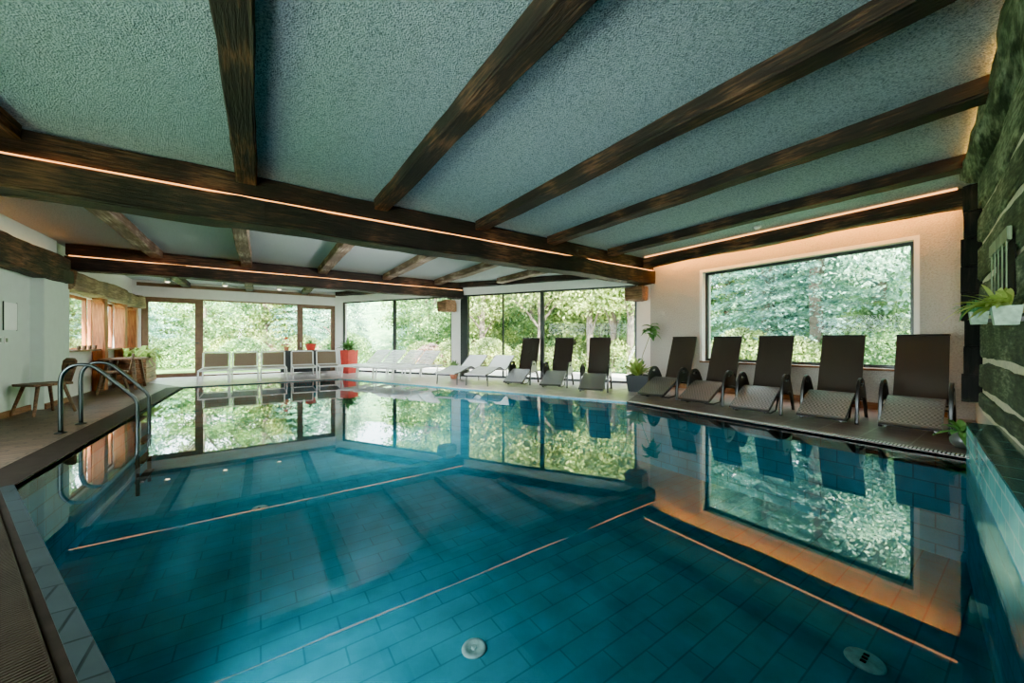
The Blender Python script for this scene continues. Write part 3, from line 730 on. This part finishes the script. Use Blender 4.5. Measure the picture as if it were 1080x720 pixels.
# ------------------------------------------------------------------ pool ladder
t = thing('pool_ladder', 'steel pool ladder with two curved handrails at the left edge of the pool', 'ladder', (-1.6, 6.95, 0))
for yy in (-.30, .30):
    bm = B(); pth = [(-.37,yy,.0), (-.37,yy,.35), (-.37,yy,.62), (-.34,yy,.74), (-.26,yy,.81), (-.15,yy,.81), (-.05,yy,.74), (.22,yy,.42), (.27,yy,.34), (.285,yy,.24), (.285,yy,-.2), (.285,yy,-.9)]
    tube(bm, smooth_path(pth, 4), .022, 10); h = obj('handrail', bm, 'steel', t, True)
    bm = B(); lathe(bm, [(.055, 0.007), (.055, .016), (.026, .026)], 18, (-.37, yy, 0)); obj('flange', bm, 'steel', h)
for z in (-.25, -.5, -.75):
    bm = B(); box(bm, (.25, -.28, z), (.34, .28, z+.03), None, .006); obj('step', bm, 'steel', t)

# ------------------------------------------------------------------ stools / chairs on the left
def make_chair(label, loc, rz):
    t = thing('wooden_chair', label, 'chair', loc, rz)
    bm = B(); prism(bm, [(-.20,-.22), (-.24,-.10), (-.22,.20), (-.12,.24), (.12,.24), (.22,.20), (.24,-.10), (.20,-.22)], .435, .47); obj('seat', bm, 'chair_wood', t)
    for sx, sy in ((-1,-1),(1,-1),(-1,1),(1,1)):
        bm = B(); tube(bm, [(sx*.13, sy*.14, .44), (sx*.21, sy*.23, 0)], .02, 8, radii=[.023, .017]); obj('leg', bm, 'chair_wood', t)
    hole = [(.035*math.cos(2*PI*k/12), .72+.03*math.sin(2*PI*k/12)) for k in range(12)]
    o = plate2d('backrest', [[(-.075,.46), (.075,.46), (.12,.70), (.115,.80), (.06,.84), (-.06,.84), (-.115,.80), (-.12,.70)], hole], .024, 'chair_wood', t)
    o.location = (0, .19, 0); o.rotation_euler = (rad(-8), 0, 0)
    return t
make_chair('carved wooden plank chair standing alone against the pale left wall', (-2.72, 8.62, 0), rad(-42))
make_chair('wooden plank chair beneath the left side windows, behind the pool ladder', (-2.60, 11.25, 0), rad(-75))
t = thing('window_table', 'wooden table under the left side windows behind the ladder', 'table', (-2.62, 12.15, 0))
bm = B(); box(bm, (-.32, -.45, .68), (.32, .45, .72), None, .008); obj('tabletop', bm, 'board_wood', t)
for sx, sy in ((-1,-1),(1,-1),(-1,1),(1,1)):
    bm = B(); bar(bm, (sx*.2, sy*.3, .68), (sx*.27, sy*.4, 0), .05); obj('leg', bm, 'chair_wood', t)
# small candle glasses on the sill
for i in range(4):
    bm = B(); lathe(bm, [(.025, 0), (.035, .08), (.03, .085)], 12); o = obj('candle_glass', bm, 'chair_wood', None, True)
    o.location = (-2.95, 10.75+i*.28, .935); tag(o, 'small dark candle glass on the left window sill', 'candle', 'candle glasses on the sill')

# ------------------------------------------------------------------ plants
def blade(bm, base, az, L, w, lift, droop, n=5, fold=.25):
    """one curved leaf blade"""
    base = Vector(base); dirh = V(math.cos(az), math.sin(az), 0); side = V(-math.sin(az), math.cos(az), 0); rows = []
    for i in range(n+1):
        f = i/n; p = base + dirh*(L*f*math.cos(lift)*(1-.1*f)) + V(0,0, L*f*math.sin(lift) - droop*L*f*f)
        ww = w*math.sin(PI*min(1, .12+f*.88))*.5 + .001
        rows.append((bm.verts.new(p-side*ww+V(0,0,ww*fold)), bm.verts.new(p), bm.verts.new(p+side*ww+V(0,0,ww*fold))))
    for a, b in zip(rows, rows[1:]):
        bm.faces.new((a[0], a[1], b[1], b[0])); bm.faces.new((a[1], a[2], b[2], b[1]))
def rosette(bm, c, n, L, w, lift=(.3, 1.2), droop=.35, rg=R):
    for i in range(n):
        blade(bm, c, rg.uniform(0, 2*PI), L*rg.uniform(.7, 1.1), w*rg.uniform(.8, 1.2), rg.uniform(*lift), droop*rg.uniform(.6, 1.3))
def pinnate(bm, base, az, L, lift, droop, n=12, pw=.07):
    base = Vector(base); dh = V(math.cos(az), math.sin(az), 0); sd = V(-math.sin(az), math.cos(az), 0)
    for i in range(1, n+1):
        f = i/n; p = base+dh*(L*f*math.cos(lift))+V(0,0,L*f*math.sin(lift)-droop*L*f*f)
        l = pw*(1-.75*f)+.012
        for s in (-1, 1):
            q = p+sd*s*l+dh*l*.5-V(0,0,l*.15); wv = dh*(L/n*.42)
            bm.faces.new([bm.verts.new(x) for x in (p-wv, q-wv*.3, q+wv*.4, p+wv)])
def pot_square(bm, w0, w1, h, th=.02):
    a = [[bm.verts.new((sx*w, sy*w, z)) for sx, sy in ((-1,-1),(1,-1),(1,1),(-1,1))] for w, z in ((w0,0),(w1,h),(w1-th,h),(w1-th-.005,h-.05))]
    for p, q in zip(a, a[1:]):
        for k in range(4): bm.faces.new((p[k], p[(k+1)%4], q[(k+1)%4], q[k]))
    bm.faces.new(a[0][::-1]); bm.faces.new(a[-1])
# black planter by the pillar
t = thing('black_planter', 'black square planter with bromeliad and thin climber beside the white pillar', 'potted plant', (6.93, 5.06, 0), .35)
bm = B(); pot_square(bm, .20, .25, .36); obj('pot', bm, 'black_pot', t)
bm = B(); box(bm, (-.22,-.22,.31), (.22,.22,.33)); obj('soil', bm, 'soil', t)
bm = B(); rosette(bm, (-.08, .04, .33), 26, .60, .11, (.5, 1.35), .3); obj('leaves', bm, 'leaf_lime', t)
bm = B(); st = smooth_path([(.13,-.02,.33), (.14,0,.7), (.26,-.06,1.0), (.36,-.12,1.25), (.40,-.14,1.42)], 5); tube(bm, st, .008, 6); obj('stem', bm, 'stem', t)
bm = B()
for i in range(26): blade(bm, (.38, -.13, 1.18+.28*R.random()), R.uniform(0, 6.28), .27, .12, R.uniform(-.2, .9), .5)
for i in range(8): blade(bm, (.15, 0, .42+.3*R.random()), R.uniform(0, 6.28), .18, .08, R.uniform(0, .9), .5)
obj('climber_leaves', bm, 'leaf_house', t)
# grey vase by the ledge
t = thing('grey_vase', 'small round grey vase with leafy plant beside the tiled ledge', 'potted plant', (5.98, .47, 0))
bm = B(); lathe(bm, [(.05,0), (.085,.05), (.09,.09), (.06,.14), (.055,.16), (.065,.17), (.05,.165), (.045,.13)], 20); obj('vase', bm, 'grey_pot', t, True)
bm = B(); rosette(bm, (0,0,.15), 20, .26, .075, (.1, 1.1), .45); obj('leaves', bm, 'leaf_house', t)
# red planter at the far corner
t = thing('red_planter', 'tall glossy red planter with bushy green plant in the far corner', 'potted plant', (2.55, 13.75, 0), .5)
bm = B(); pot_square(bm, .17, .21, .80); obj('pot', bm, 'red_pot', t)
bm = B(); rosette(bm, (0,0,.76), 70, .75, .085, (.5, 1.35), .5); obj('leaves', bm, 'leaf_house', t)
# small plant by white post
t = thing('small_pot_plant', 'small terracotta pot plant standing beside the white post', 'potted plant', (*at_floor(479, 399), 0))
bm = B(); lathe(bm, [(.10,0), (.15,.28), (.16,.28), (.13,.26)], 16); obj('pot', bm, 'terracotta', t)
bm = B(); rosette(bm, (0,0,.26), 22, .42, .06, (.7, 1.4), .3); obj('leaves', bm, 'leaf_mid', t)
# large plant in wooden trough near garden door
t = thing('wooden_trough', 'wooden plant trough with spreading lime green plant left of the garden door', 'potted plant', (-2.72, 13.7, 0))
bm = B()
for k in range(5): box(bm, (-.28, -.55, .02+k*.13), (.28, .55, .14+k*.13), None, .008)
obj('trough', bm, 'board_wood', t)
bm = B(); box(bm, (-.25, -.52, .66), (.25, .52, .69)); obj('soil', bm, 'soil', t)
bm = B()
for i in range(60): blade(bm, (R.uniform(-.15,.22), R.uniform(-.5,.5), .68), R.uniform(-1.8, 1.9), R.uniform(.5,1.0), .11, R.uniform(.5, 1.3), R.uniform(.6, 1.0))
obj('leaves', bm, 'leaf_lime', t)
# dark low cabinet with red pots behind far row
t = thing('low_cabinet', 'long dark low cabinet at the far windows behind the loungers', 'cabinet', (1.30, 14.62, 0))
bm = B(); box(bm, (-.75,-.2,.06), (.75,.2,.80), None, .01); obj('body', bm, 'cabinet', t)
for k in range(3):
    bm = B(); box(bm, (-.73+k*.49, -.22, .08), (-.26+k*.49, -.201, .78), None, .004); obj('door', bm, 'cabinet', t)
t = thing('red_flower_pot', 'round red flower in a small pot on the dark cabinet, left one', 'potted plant', (.72, 14.6, .80))
bm = B(); lathe(bm, [(.06,0), (.085,.13), (.07,.12)], 14); obj('pot', bm, 'terracotta', t)
bm = B()
for i in range(60):
    a, b = R.uniform(0, 6.28), R.uniform(-.6, 1.4); p = V(math.cos(a)*math.cos(b), math.sin(a)*math.cos(b), math.sin(b))*.13+V(0,0,.26); blade(bm, p, a, .07, .06, b, .2, 3)
obj('blossom', bm, 'red_pot', t)
t = thing('red_pot_plant', 'wide red pot with low green plant on the dark cabinet, right one', 'potted plant', (1.45, 14.6, .80))
bm = B(); lathe(bm, [(.12,0), (.18,.20), (.19,.22), (.16,.20)], 16); obj('pot', bm, 'red_pot', t)
bm = B(); rosette(bm, (0,0,.19), 24, .3, .05, (.2, 1.2), .4); obj('leaves', bm, 'leaf_house', t)
# hanging fern pots on the log wall
def fern_pot(label, x, D, z, s, leaf, nf, Lf):
    t = thing('fern_pot', label, 'potted plant', (x, lw(x, D), z), rad(8))
    bm = B(); pot_square(bm, s*.78, s, s*2.0, .012); obj('pot', bm, 'green_pot', t)
    bm = B(); box(bm, (-s*.8, -s*.8, s*1.6), (s*.8, s*.8, s*1.7)); obj('soil', bm, 'soil', t)
    bm = B(); bar(bm, (0, -s*.75, s*.6), (0, -s*.75-.035, s*.6), .03); obj('bracket', bm, 'black_metal', t)
    bm = B()
    for i in range(nf): blade(bm, (R.uniform(-.04,.04), R.uniform(-.02,.05), s*1.75), R.uniform(.0, 3.3), Lf*R.uniform(.6,1.15), Lf*.14, R.uniform(.35,1.45), R.uniform(.3,.8))
    obj('fronds', bm, leaf, t)
fern_pot('pale green pot with lush bright fern hung on the log wall, closer to the camera', 4.05, .42, 1.21, .062, 'leaf_fern', 60, .27)
fern_pot('pale green pot with dark fern on the log wall, next to the dark log ends', 5.50, .42, 1.26, .058, 'leaf_dark', 40, .23)
# wooden rack
t = thing('wooden_rack', 'wooden rack with upright bars hung on the log wall above the ferns', 'rack', (4.90, lw(4.90, .475), 1.44), rad(8))
bm = B(); box(bm, (-.44,-.014,.40), (.44,.010,.50), None, .004); obj('top_board', bm, 'rack_wood', t)
for k in range(5):
    bm = B(); box(bm, (-.36+k*.18-.016, .0, .02), (-.36+k*.18+.016, .006, .41)); obj('bar', bm, 'rack_wood', t)
bm = B(); box(bm, (-.42,-.035,.0), (.42,-.028,.45)); obj('dark_gap_sheet', bm, 'logdark', t)  # dark sheet added so the gaps between the bars read black
bm = B(); box(bm, (-.44,-.016,-.03), (.44,.010,.02), None, .004); obj('lower_rail', bm, 'chink', t)

# ------------------------------------------------------------------ wall notice and switches
t = thing('wall_notice', 'white framed notice sheet on the pale left wall above the wooden chair', 'notice', (LX+.004, 8.62, 1.47))
bm = B(); box(bm, (0, -.17, -.20), (.012, .17, .20)); obj('sheet', bm, 'paper', t)
bm = B(); box(bm, (0, -.178, -.21), (.013, -.17, .21)); box(bm, (0, .17, -.21), (.013, .178, .21)); obj('side_rail', bm, 'steel', t)
for i, y in enumerate((8.2, 8.36, 8.52)):
    bm = B(); box(bm, (0, -.035, -.045), (.012, .035, .045), None, .003); o = obj('light_switch', bm, 'plastic', None); o.location = (LX+.001, y, 1.12)
    r_ = boxobj('rocker', (.011, -.022, -.03), (.016, .022, .03), 'steel', o)
    tag(o, f'small wall switch under the notice on the left wall, {["left", "middle", "right"][i]} of three', 'switch', 'switches on the left wall')

# ------------------------------------------------------------------ pool fittings under water
def at_deep(u, v): return at_floor(u, v, DEEP)
x, y = at_deep(912, 697)
t = thing('pool_drain', 'round white perforated drain cover on the pool floor, right side', 'drain', (x, y, DEEP))
bm = B(); lathe(bm, [(.105,.001), (.10,.014), (.05,.02)], 28); obj('cover', bm, 'fitting', t, True)
bm = B()
for k in (-1, 0, 1): box(bm, (-.012+k*.04, -.014, .018), (.012+k*.04, .014, .024))
obj('slot', bm, 'void', t)
for lab, u, v in (('round pool floor fitting near the bottom middle of the view', 500, 684), ('round pool floor fitting farther away under the reflected light line', 274, 536)):
    x, y = at_deep(u, v); t = thing('pool_inlet', lab, 'pool fitting', (x, y, DEEP))
    bm = B(); lathe(bm, [(.085,.001), (.08,.012), (.055,.014), (.05,.006)], 28); obj('ring', bm, 'fitting', t, True)
    bm = B(); lathe(bm, [(.02,.006), (.016,.02)], 14); obj('nozzle', bm, 'fitting', t)

# ------------------------------------------------------------------ outdoors
bm = B()   # lawn and hillside
nx, ny = 70, 70; vs = []
def gh(x, y):
    w = V(x, y, 0); dw = max(0.0, x-11.0); dn = max(0.0, (w-GC).dot(-GN)-6.0); dy = max(0.0, y-24); dl = max(0.0, -x-9)
    h = -.12 + .34*dw*min(1, max(0, (13-y)/8)) + .20*dn + .22*dy + .12*dl
    return min(h, 14)
for j in range(ny+1):
    row = []
    for i in range(nx+1):
        x = -26+i*66/nx; y = -14+j*62/ny
        row.append(bm.verts.new((x, y, gh(x, y)-(.9 if (-3.6 < x < 8.9 and -3 < y < 15.6) else 0))))
    vs.append(row)
for j in range(ny):
    for i in range(nx): bm.faces.new((vs[j][i], vs[j][i+1], vs[j+1][i+1], vs[j+1][i]))
struct('ground_outside', bm, 'hill', None, True)
bm = B(); prism(bm, [(-9, 15.4), (3.2, 15.4), (3.5, 22), (-9, 23)], -.14, -.05); struct('lawn', bm, 'lawn')
bm = B(); prism(bm, [P(-.2, -.25)[:2], P(GL+1, -.25)[:2], P(GL+1, -3.2)[:2], P(-.2, -3.2)[:2]], -.14, -.03); struct('terrace', bm, 'stone_out')
bm = B(); prism(bm, [(-3.2, 15.4), (2.6, 15.4), (2.6, 16.6), (-3.2, 16.6)], -.13, -.035); struct('terrace_path', bm, 'stone_out')

def leaves_mesh(bm, pts, size, rg, flat=0.0):
    for p in pts:
        e = Euler((rg.uniform(-1.2, 1.2)*(1-flat), rg.uniform(-1.2, 1.2)*(1-flat), rg.uniform(0, 6.28))).to_matrix()
        s = size*rg.uniform(.6, 1.3); q = [e @ V(*c) * s for c in ((-.5,0,0), (0,-.32,0), (.6,0,0), (0,.32,0))]
        bm.faces.new([bm.verts.new(p+x) for x in q])
def make_tree(name, kind, h, r, leaf, n, size, seed, trunk=True):
    rg = random.Random(seed)
    t = thing(name, 'x', 'tree' if 'tree' in name or 'conifer' in name else 'shrub')
    pts = []
    if kind == 'round':
        cl = []
        for i in range(34):
            a = rg.uniform(0, 6.28); zz = rg.uniform(.10, 1.0); rr = r*math.sqrt(rg.random())*math.sin(PI*min(1, .25+zz*.75))**.6
            cl.append(V(rr*math.cos(a), rr*math.sin(a), h*zz))
        for i in range(n):
            c = rg.choice(cl); pts.append(c+V(rg.gauss(0, r*.15), rg.gauss(0, r*.15), rg.gauss(0, r*.10)))
    elif kind == 'slim':
        for i in range(n):
            zz = rg.uniform(.36, 1); a = rg.randrange(11)*.571+zz*7; rr = r*math.sqrt(rg.random())*(1.1-zz*.6); pts.append(V(rr*math.cos(a)+rg.gauss(0,.15), rr*math.sin(a)+rg.gauss(0,.15), h*zz+rg.gauss(0,.15)))
    elif kind == 'conifer':
        tiers = int(h/.42)
        for i in range(n):
            k = rg.randrange(tiers); f = k/tiers; a = rg.randrange(9)*6.28/9+k*1.3+rg.gauss(0, .13); rr = r*(1-f*.85)*math.sqrt(rg.random())
            pts.append(V(rr*math.cos(a), rr*math.sin(a), .35+h*f-.28*rr+rg.gauss(0, .06)))
    elif kind == 'shrub':
        for i in range(n):
            a, b = rg.uniform(0, 6.28), rg.uniform(-.2, 1.57); q = rg.uniform(.75, 1.05)
            pts.append(V(r*q*math.cos(a)*math.cos(b), r*q*math.sin(a)*math.cos(b), max(.03, h*q*(.25+.72*math.sin(b)))))
    elif kind == 'cone':
        for i in range(n):
            f = rg.random(); a = rg.uniform(0, 6.28); rr = r*(1-f)**.7*rg.uniform(.8, 1.1); pts.append(V(rr*math.cos(a), rr*math.sin(a), .08+h*f))
    bm = B(); leaves_mesh(bm, pts, size, rg, .35 if kind == 'conifer' else 0)
    obj('foliage', bm, leaf, t)
    if trunk:
        bm = B(); tube(bm, [(0,0,-.3), (.05*r,0,h*.3), (-.03*r,.05*r,h*.65), (0,0,h*.92)], .1, 7, radii=[.024*h, .019*h, .012*h, .004*h])
        for i in range(7):
            a = rg.uniform(0, 6.28); z = h*rg.uniform(.2, .7); tube(bm, [(0,0,z), (r*.35*math.cos(a), r*.35*math.sin(a), z+h*.10), (r*.7*math.cos(a), r*.7*math.sin(a), z+h*.16)], .03, 5, radii=[.009*h, .006*h, .003*h])
        obj('trunk', bm, 'bark', t)
    return t
protos = {
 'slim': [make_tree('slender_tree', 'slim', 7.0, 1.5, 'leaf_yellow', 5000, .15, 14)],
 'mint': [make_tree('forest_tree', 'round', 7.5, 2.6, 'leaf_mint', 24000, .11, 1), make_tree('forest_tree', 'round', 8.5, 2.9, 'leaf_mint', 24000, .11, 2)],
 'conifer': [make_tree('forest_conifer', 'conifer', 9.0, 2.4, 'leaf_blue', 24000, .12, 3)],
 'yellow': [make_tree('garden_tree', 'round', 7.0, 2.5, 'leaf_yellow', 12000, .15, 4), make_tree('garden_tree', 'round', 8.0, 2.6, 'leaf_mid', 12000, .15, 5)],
 'shrub': [make_tree('leafy_shrub', 'shrub', 1.3, 1.0, 'leaf_mid', 4500, .085, 6, False), make_tree('leafy_shrub', 'shrub', 1.2, .9, 'leaf_yellow', 4500, .085, 7, False)],
 'pink': [make_tree('flowering_shrub', 'shrub', 1.1, .8, 'leaf_pink', 1600, .12, 8, False)],
 'cone': [make_tree('cone_shrub', 'cone', 1.6, .5, 'leaf_mid', 2200, .10, 9, False)],
}
used = set()
def plant(kind, x, y, s, label, group, rg=R):
    p = rg.choice(protos[kind])
    if p.name in used: o = copy_tree(p)
    else: o = p; used.add(p.name)
    o.location = (x, y, gh(x, y)-.05); o.rotation_euler = (0, 0, rg.uniform(0, 6.28)); o.scale = (s, s, s)
    o['label'] = label; o['group'] = group
    return o
rg = random.Random(5)
# behind the picture window
for (x, y) in ((13.5,-1.5),(14.2,1.2),(13.2,3.6),(14.5,5.6),(16.5,-3),(17,0),(17.4,2.6),(17,6),(20,-4),(20.5,-1),(20.5,2),(20.8,5),(24,-6),(24,-2),(24.5,1.5),(24.5,5)):
    c = rg.random() < .4
    plant('conifer' if c else 'mint', x+rg.uniform(-.5,.5), y+rg.uniform(-.5,.5), rg.uniform(.85,1.2), 'dark feathery conifer in the woods behind the picture window' if c else 'pale leafy tree in the woods behind the picture window', 'conifers behind the picture window' if c else 'leafy trees behind the picture window', rg)
for (x, y) in ((11.6,.2),(11.9,2.0),(11.5,3.7),(12.2,5.2),(12,-1.2),(13.3,2.4),(13.0,.4)):
    plant('shrub', x, y, rg.uniform(.8,1.15), 'low leafy bush just outside the picture window', 'bushes outside the picture window', rg)
# behind the glass wall
for t_ in range(9):
    for dd in (7.0, 10.5, 14.5, 19.0):
        p = P(-1.0+t_*1.75+rg.uniform(-.6,.6)+(dd-7)*.1*(t_-4), -dd-rg.uniform(-1,1))
        if p.y < 5.5 or p.x < 2: continue
        c = rg.random() < .12
        plant('conifer' if c else ('mint' if rg.random() < .2 else 'yellow'), p.x, p.y, rg.uniform(.75,1.15), 'slim dark conifer among the trees beyond the glass wall' if c else 'sunny yellow green tree beyond the glass wall', 'conifers beyond the glass wall' if c else 'sunny trees beyond the glass wall', rg)
for t_, dd, k in ((1.2,4.4,'shrub'),(2.6,4.8,'shrub'),(4.0,4.6,'shrub'),(5.0,4.9,'shrub'),(6.7,4.0,'shrub'),(7.6,3.7,'cone'),(8.7,4.2,'shrub'),(9.6,3.9,'pink'),(10.4,4.3,'shrub'),(7.0,5.2,'pink'),(8.2,5.4,'pink')):
    p = P(t_, -dd)
    lab = {'shrub': 'rounded green garden bush outside the glass wall', 'cone': 'pointed cone shaped shrub outside the glass wall beside the white loungers', 'pink': 'pinkish flowering garden bush outside the glass wall'}[k]
    plant(k, p.x, p.y, rg.uniform(.85,1.2), lab, 'garden bushes outside the glass wall', rg)
for t_, dd in ((.9,4.0),(1.55,4.4),(2.35,4.1),(4.5,4.3),(7.3,4.6)):
    p = P(t_, -dd); plant('slim', p.x, p.y, rg.uniform(.9,1.1), 'slender tree with visible trunk just beyond the glass wall', 'slender trees beyond the glass wall', rg)
# behind the far windows
for x in (-10,-7.5,-5.0,-2.6,-.3,2.0,4.2):
    for y in (23.5, 27.5):
        k = rg.choice(['mint', 'mint', 'conifer', 'yellow'])
        plant(k, x+rg.uniform(-.7,.7), y+rg.uniform(-.8,.8), rg.uniform(.75,1.1), {'conifer': 'dark conifer beyond the lawn at the far windows', 'mint': 'cool green tree beyond the lawn at the far windows', 'yellow': 'light green tree beyond the lawn at the far windows'}[k], 'trees beyond the lawn', rg)
for x, y, k in ((-4.5,21.5,'shrub'),(-3.0,21.0,'shrub'),(-1.4,21.8,'shrub'),(.0,21.2,'pink'),(1.6,20.4,'shrub'),(2.6,19.0,'pink'),(3.2,18.0,'shrub'),(-6.3,21.4,'shrub'),(-.6,20.6,'shrub')):
    plant(k, x, y, rg.uniform(1.0,1.4), 'rounded green bush at the edge of the lawn' if k == 'shrub' else 'pinkish flowering bush at the edge of the lawn', 'bushes at the edge of the lawn', rg)
# left side
for x, y in ((-9,11.5),(-10,14),(-8.6,16.5),(-9.5,19),(-12,13),(-12,17),(-11,9)):
    plant('mint', x, y, rg.uniform(.6,.9), 'green tree outside the left side windows', 'trees outside the left windows', rg)
for x, y in ((-6.2,12.2),(-6.4,14.2),(-6.0,16.0)):
    plant('shrub', x, y, 1.0, 'green bush outside the left side windows', 'bushes outside the left windows', rg)
# anything not placed is removed with its parts
for ps in protos.values():
    for p in ps:
        if p.name not in used:
            for ch in list(p.children): bpy.data.objects.remove(ch)
            bpy.data.objects.remove(p)

# ------------------------------------------------------------------ light
w = bpy.data.worlds.new('sky'); scene.world = w; w.use_nodes = True
nt = w.node_tree; bg = nt.nodes['Background']
sky = nt.nodes.new('ShaderNodeTexSky'); sky.sky_type = 'HOSEK_WILKIE'; sky.turbidity = 4.0; sky.ground_albedo = 0.3
sd = V(-.12, -.74, .66).normalized(); sky.sun_direction = sd
mixs = nt.nodes.new('ShaderNodeMix'); mixs.data_type = 'RGBA'; mixs.inputs[0].default_value = .6; mixs.inputs[7].default_value = (.85, .93, 1.0, 1)
nt.links.new(sky.outputs[0], mixs.inputs[6]); nt.links.new(mixs.outputs[2], bg.inputs[0]); bg.inputs[1].default_value = 8.5
sun = bpy.data.lights.new('sun', 'SUN'); sun.energy = 19.0; sun.angle = rad(2); sun.color = (1, .95, .86)
so = bpy.data.objects.new('sun', sun); COL.objects.link(so); so.rotation_euler = (-sd).to_track_quat('-Z', 'Y').to_euler()

def portal(c, n, sx, sy):
    l = bpy.data.lights.new('window_portal', 'AREA'); l.shape = 'RECTANGLE'; l.size = sx; l.size_y = sy; l.cycles.is_portal = True
    o = bpy.data.objects.new('window_portal', l); COL.objects.link(o); o.location = c; o.rotation_euler = Vector(n).to_track_quat('-Z', 'Z').to_euler()
portal((LX-.05, 2.3, 1.38), (1,0,0), 6.6, 2.26)
portal((WX+.25, 2.72, 1.65), (-1,0,0), 3.3, 2.0)
portal(P(3.0, -.1)+V(0,0,1.28), GN, 5.3, 2.56); portal(P(8.3, -.1)+V(0,0,1.28), GN, 4.7, 2.56)
portal((-.3, FY+.2, 1.22), (0,-1,0), 5.3, 2.44)
def fill_light(name, loc, direc, sx, sy, e, col=(1,.97,.93), spread=180):
    l = bpy.data.lights.new(name, 'AREA'); l.shape = 'RECTANGLE'; l.size = sx; l.size_y = sy; l.energy = e; l.color = col; l.spread = rad(spread)
    o = bpy.data.objects.new(name, l); COL.objects.link(o); o.location = loc; o.rotation_euler = Vector(direc).to_track_quat('-Z', 'Z').to_euler()
fill_light('pool_fill', V(-.62, 2.25, -.45), (2.75, 1.17, -.05), 4.2, .16, 42, (.85, .97, 1), 120)  # added underwater fill on the hidden pool side, brightens the basin
fill_light('near_wall_fill', (-1.0, lw(-1.0, .60)+.06, 2.3), (.85, .55, .16), 2.4, .25, 70, (.96, 1, .99))  # added fill behind the camera for the ceiling and recliners
fill_light('beam_back_fill', (1.2, BY+.46, 2.72), (-.6, 1, -.6), 6.5, .16, 85)  # added fill on the beam's unseen back face, lights the far half
# ------------------------------------------------------------------ camera
cam = bpy.data.cameras.new('camera'); co = bpy.data.objects.new('camera', cam); COL.objects.link(co)
cam.sensor_width = 36.0; cam.lens = 36.0*385/1080; cam.clip_start = .02; cam.clip_end = 300
co.location = (0, 0, 1.1); co.rotation_euler = (rad(90), 0, rad(-34.54))
scene.camera = co
scene.view_settings.view_transform = 'AgX'
scene.view_settings.look = 'AgX - Punchy'
scene.view_settings.exposure = 2.98
scene.view_settings.gamma = 0.89
cy = scene.cycles
cy.use_denoising = True
cy.max_bounces = 12; cy.diffuse_bounces = 6; cy.glossy_bounces = 5; cy.transparent_max_bounces = 24
cy.sample_clamp_indirect = 8.0; cy.caustics_reflective = False; cy.caustics_refractive = False
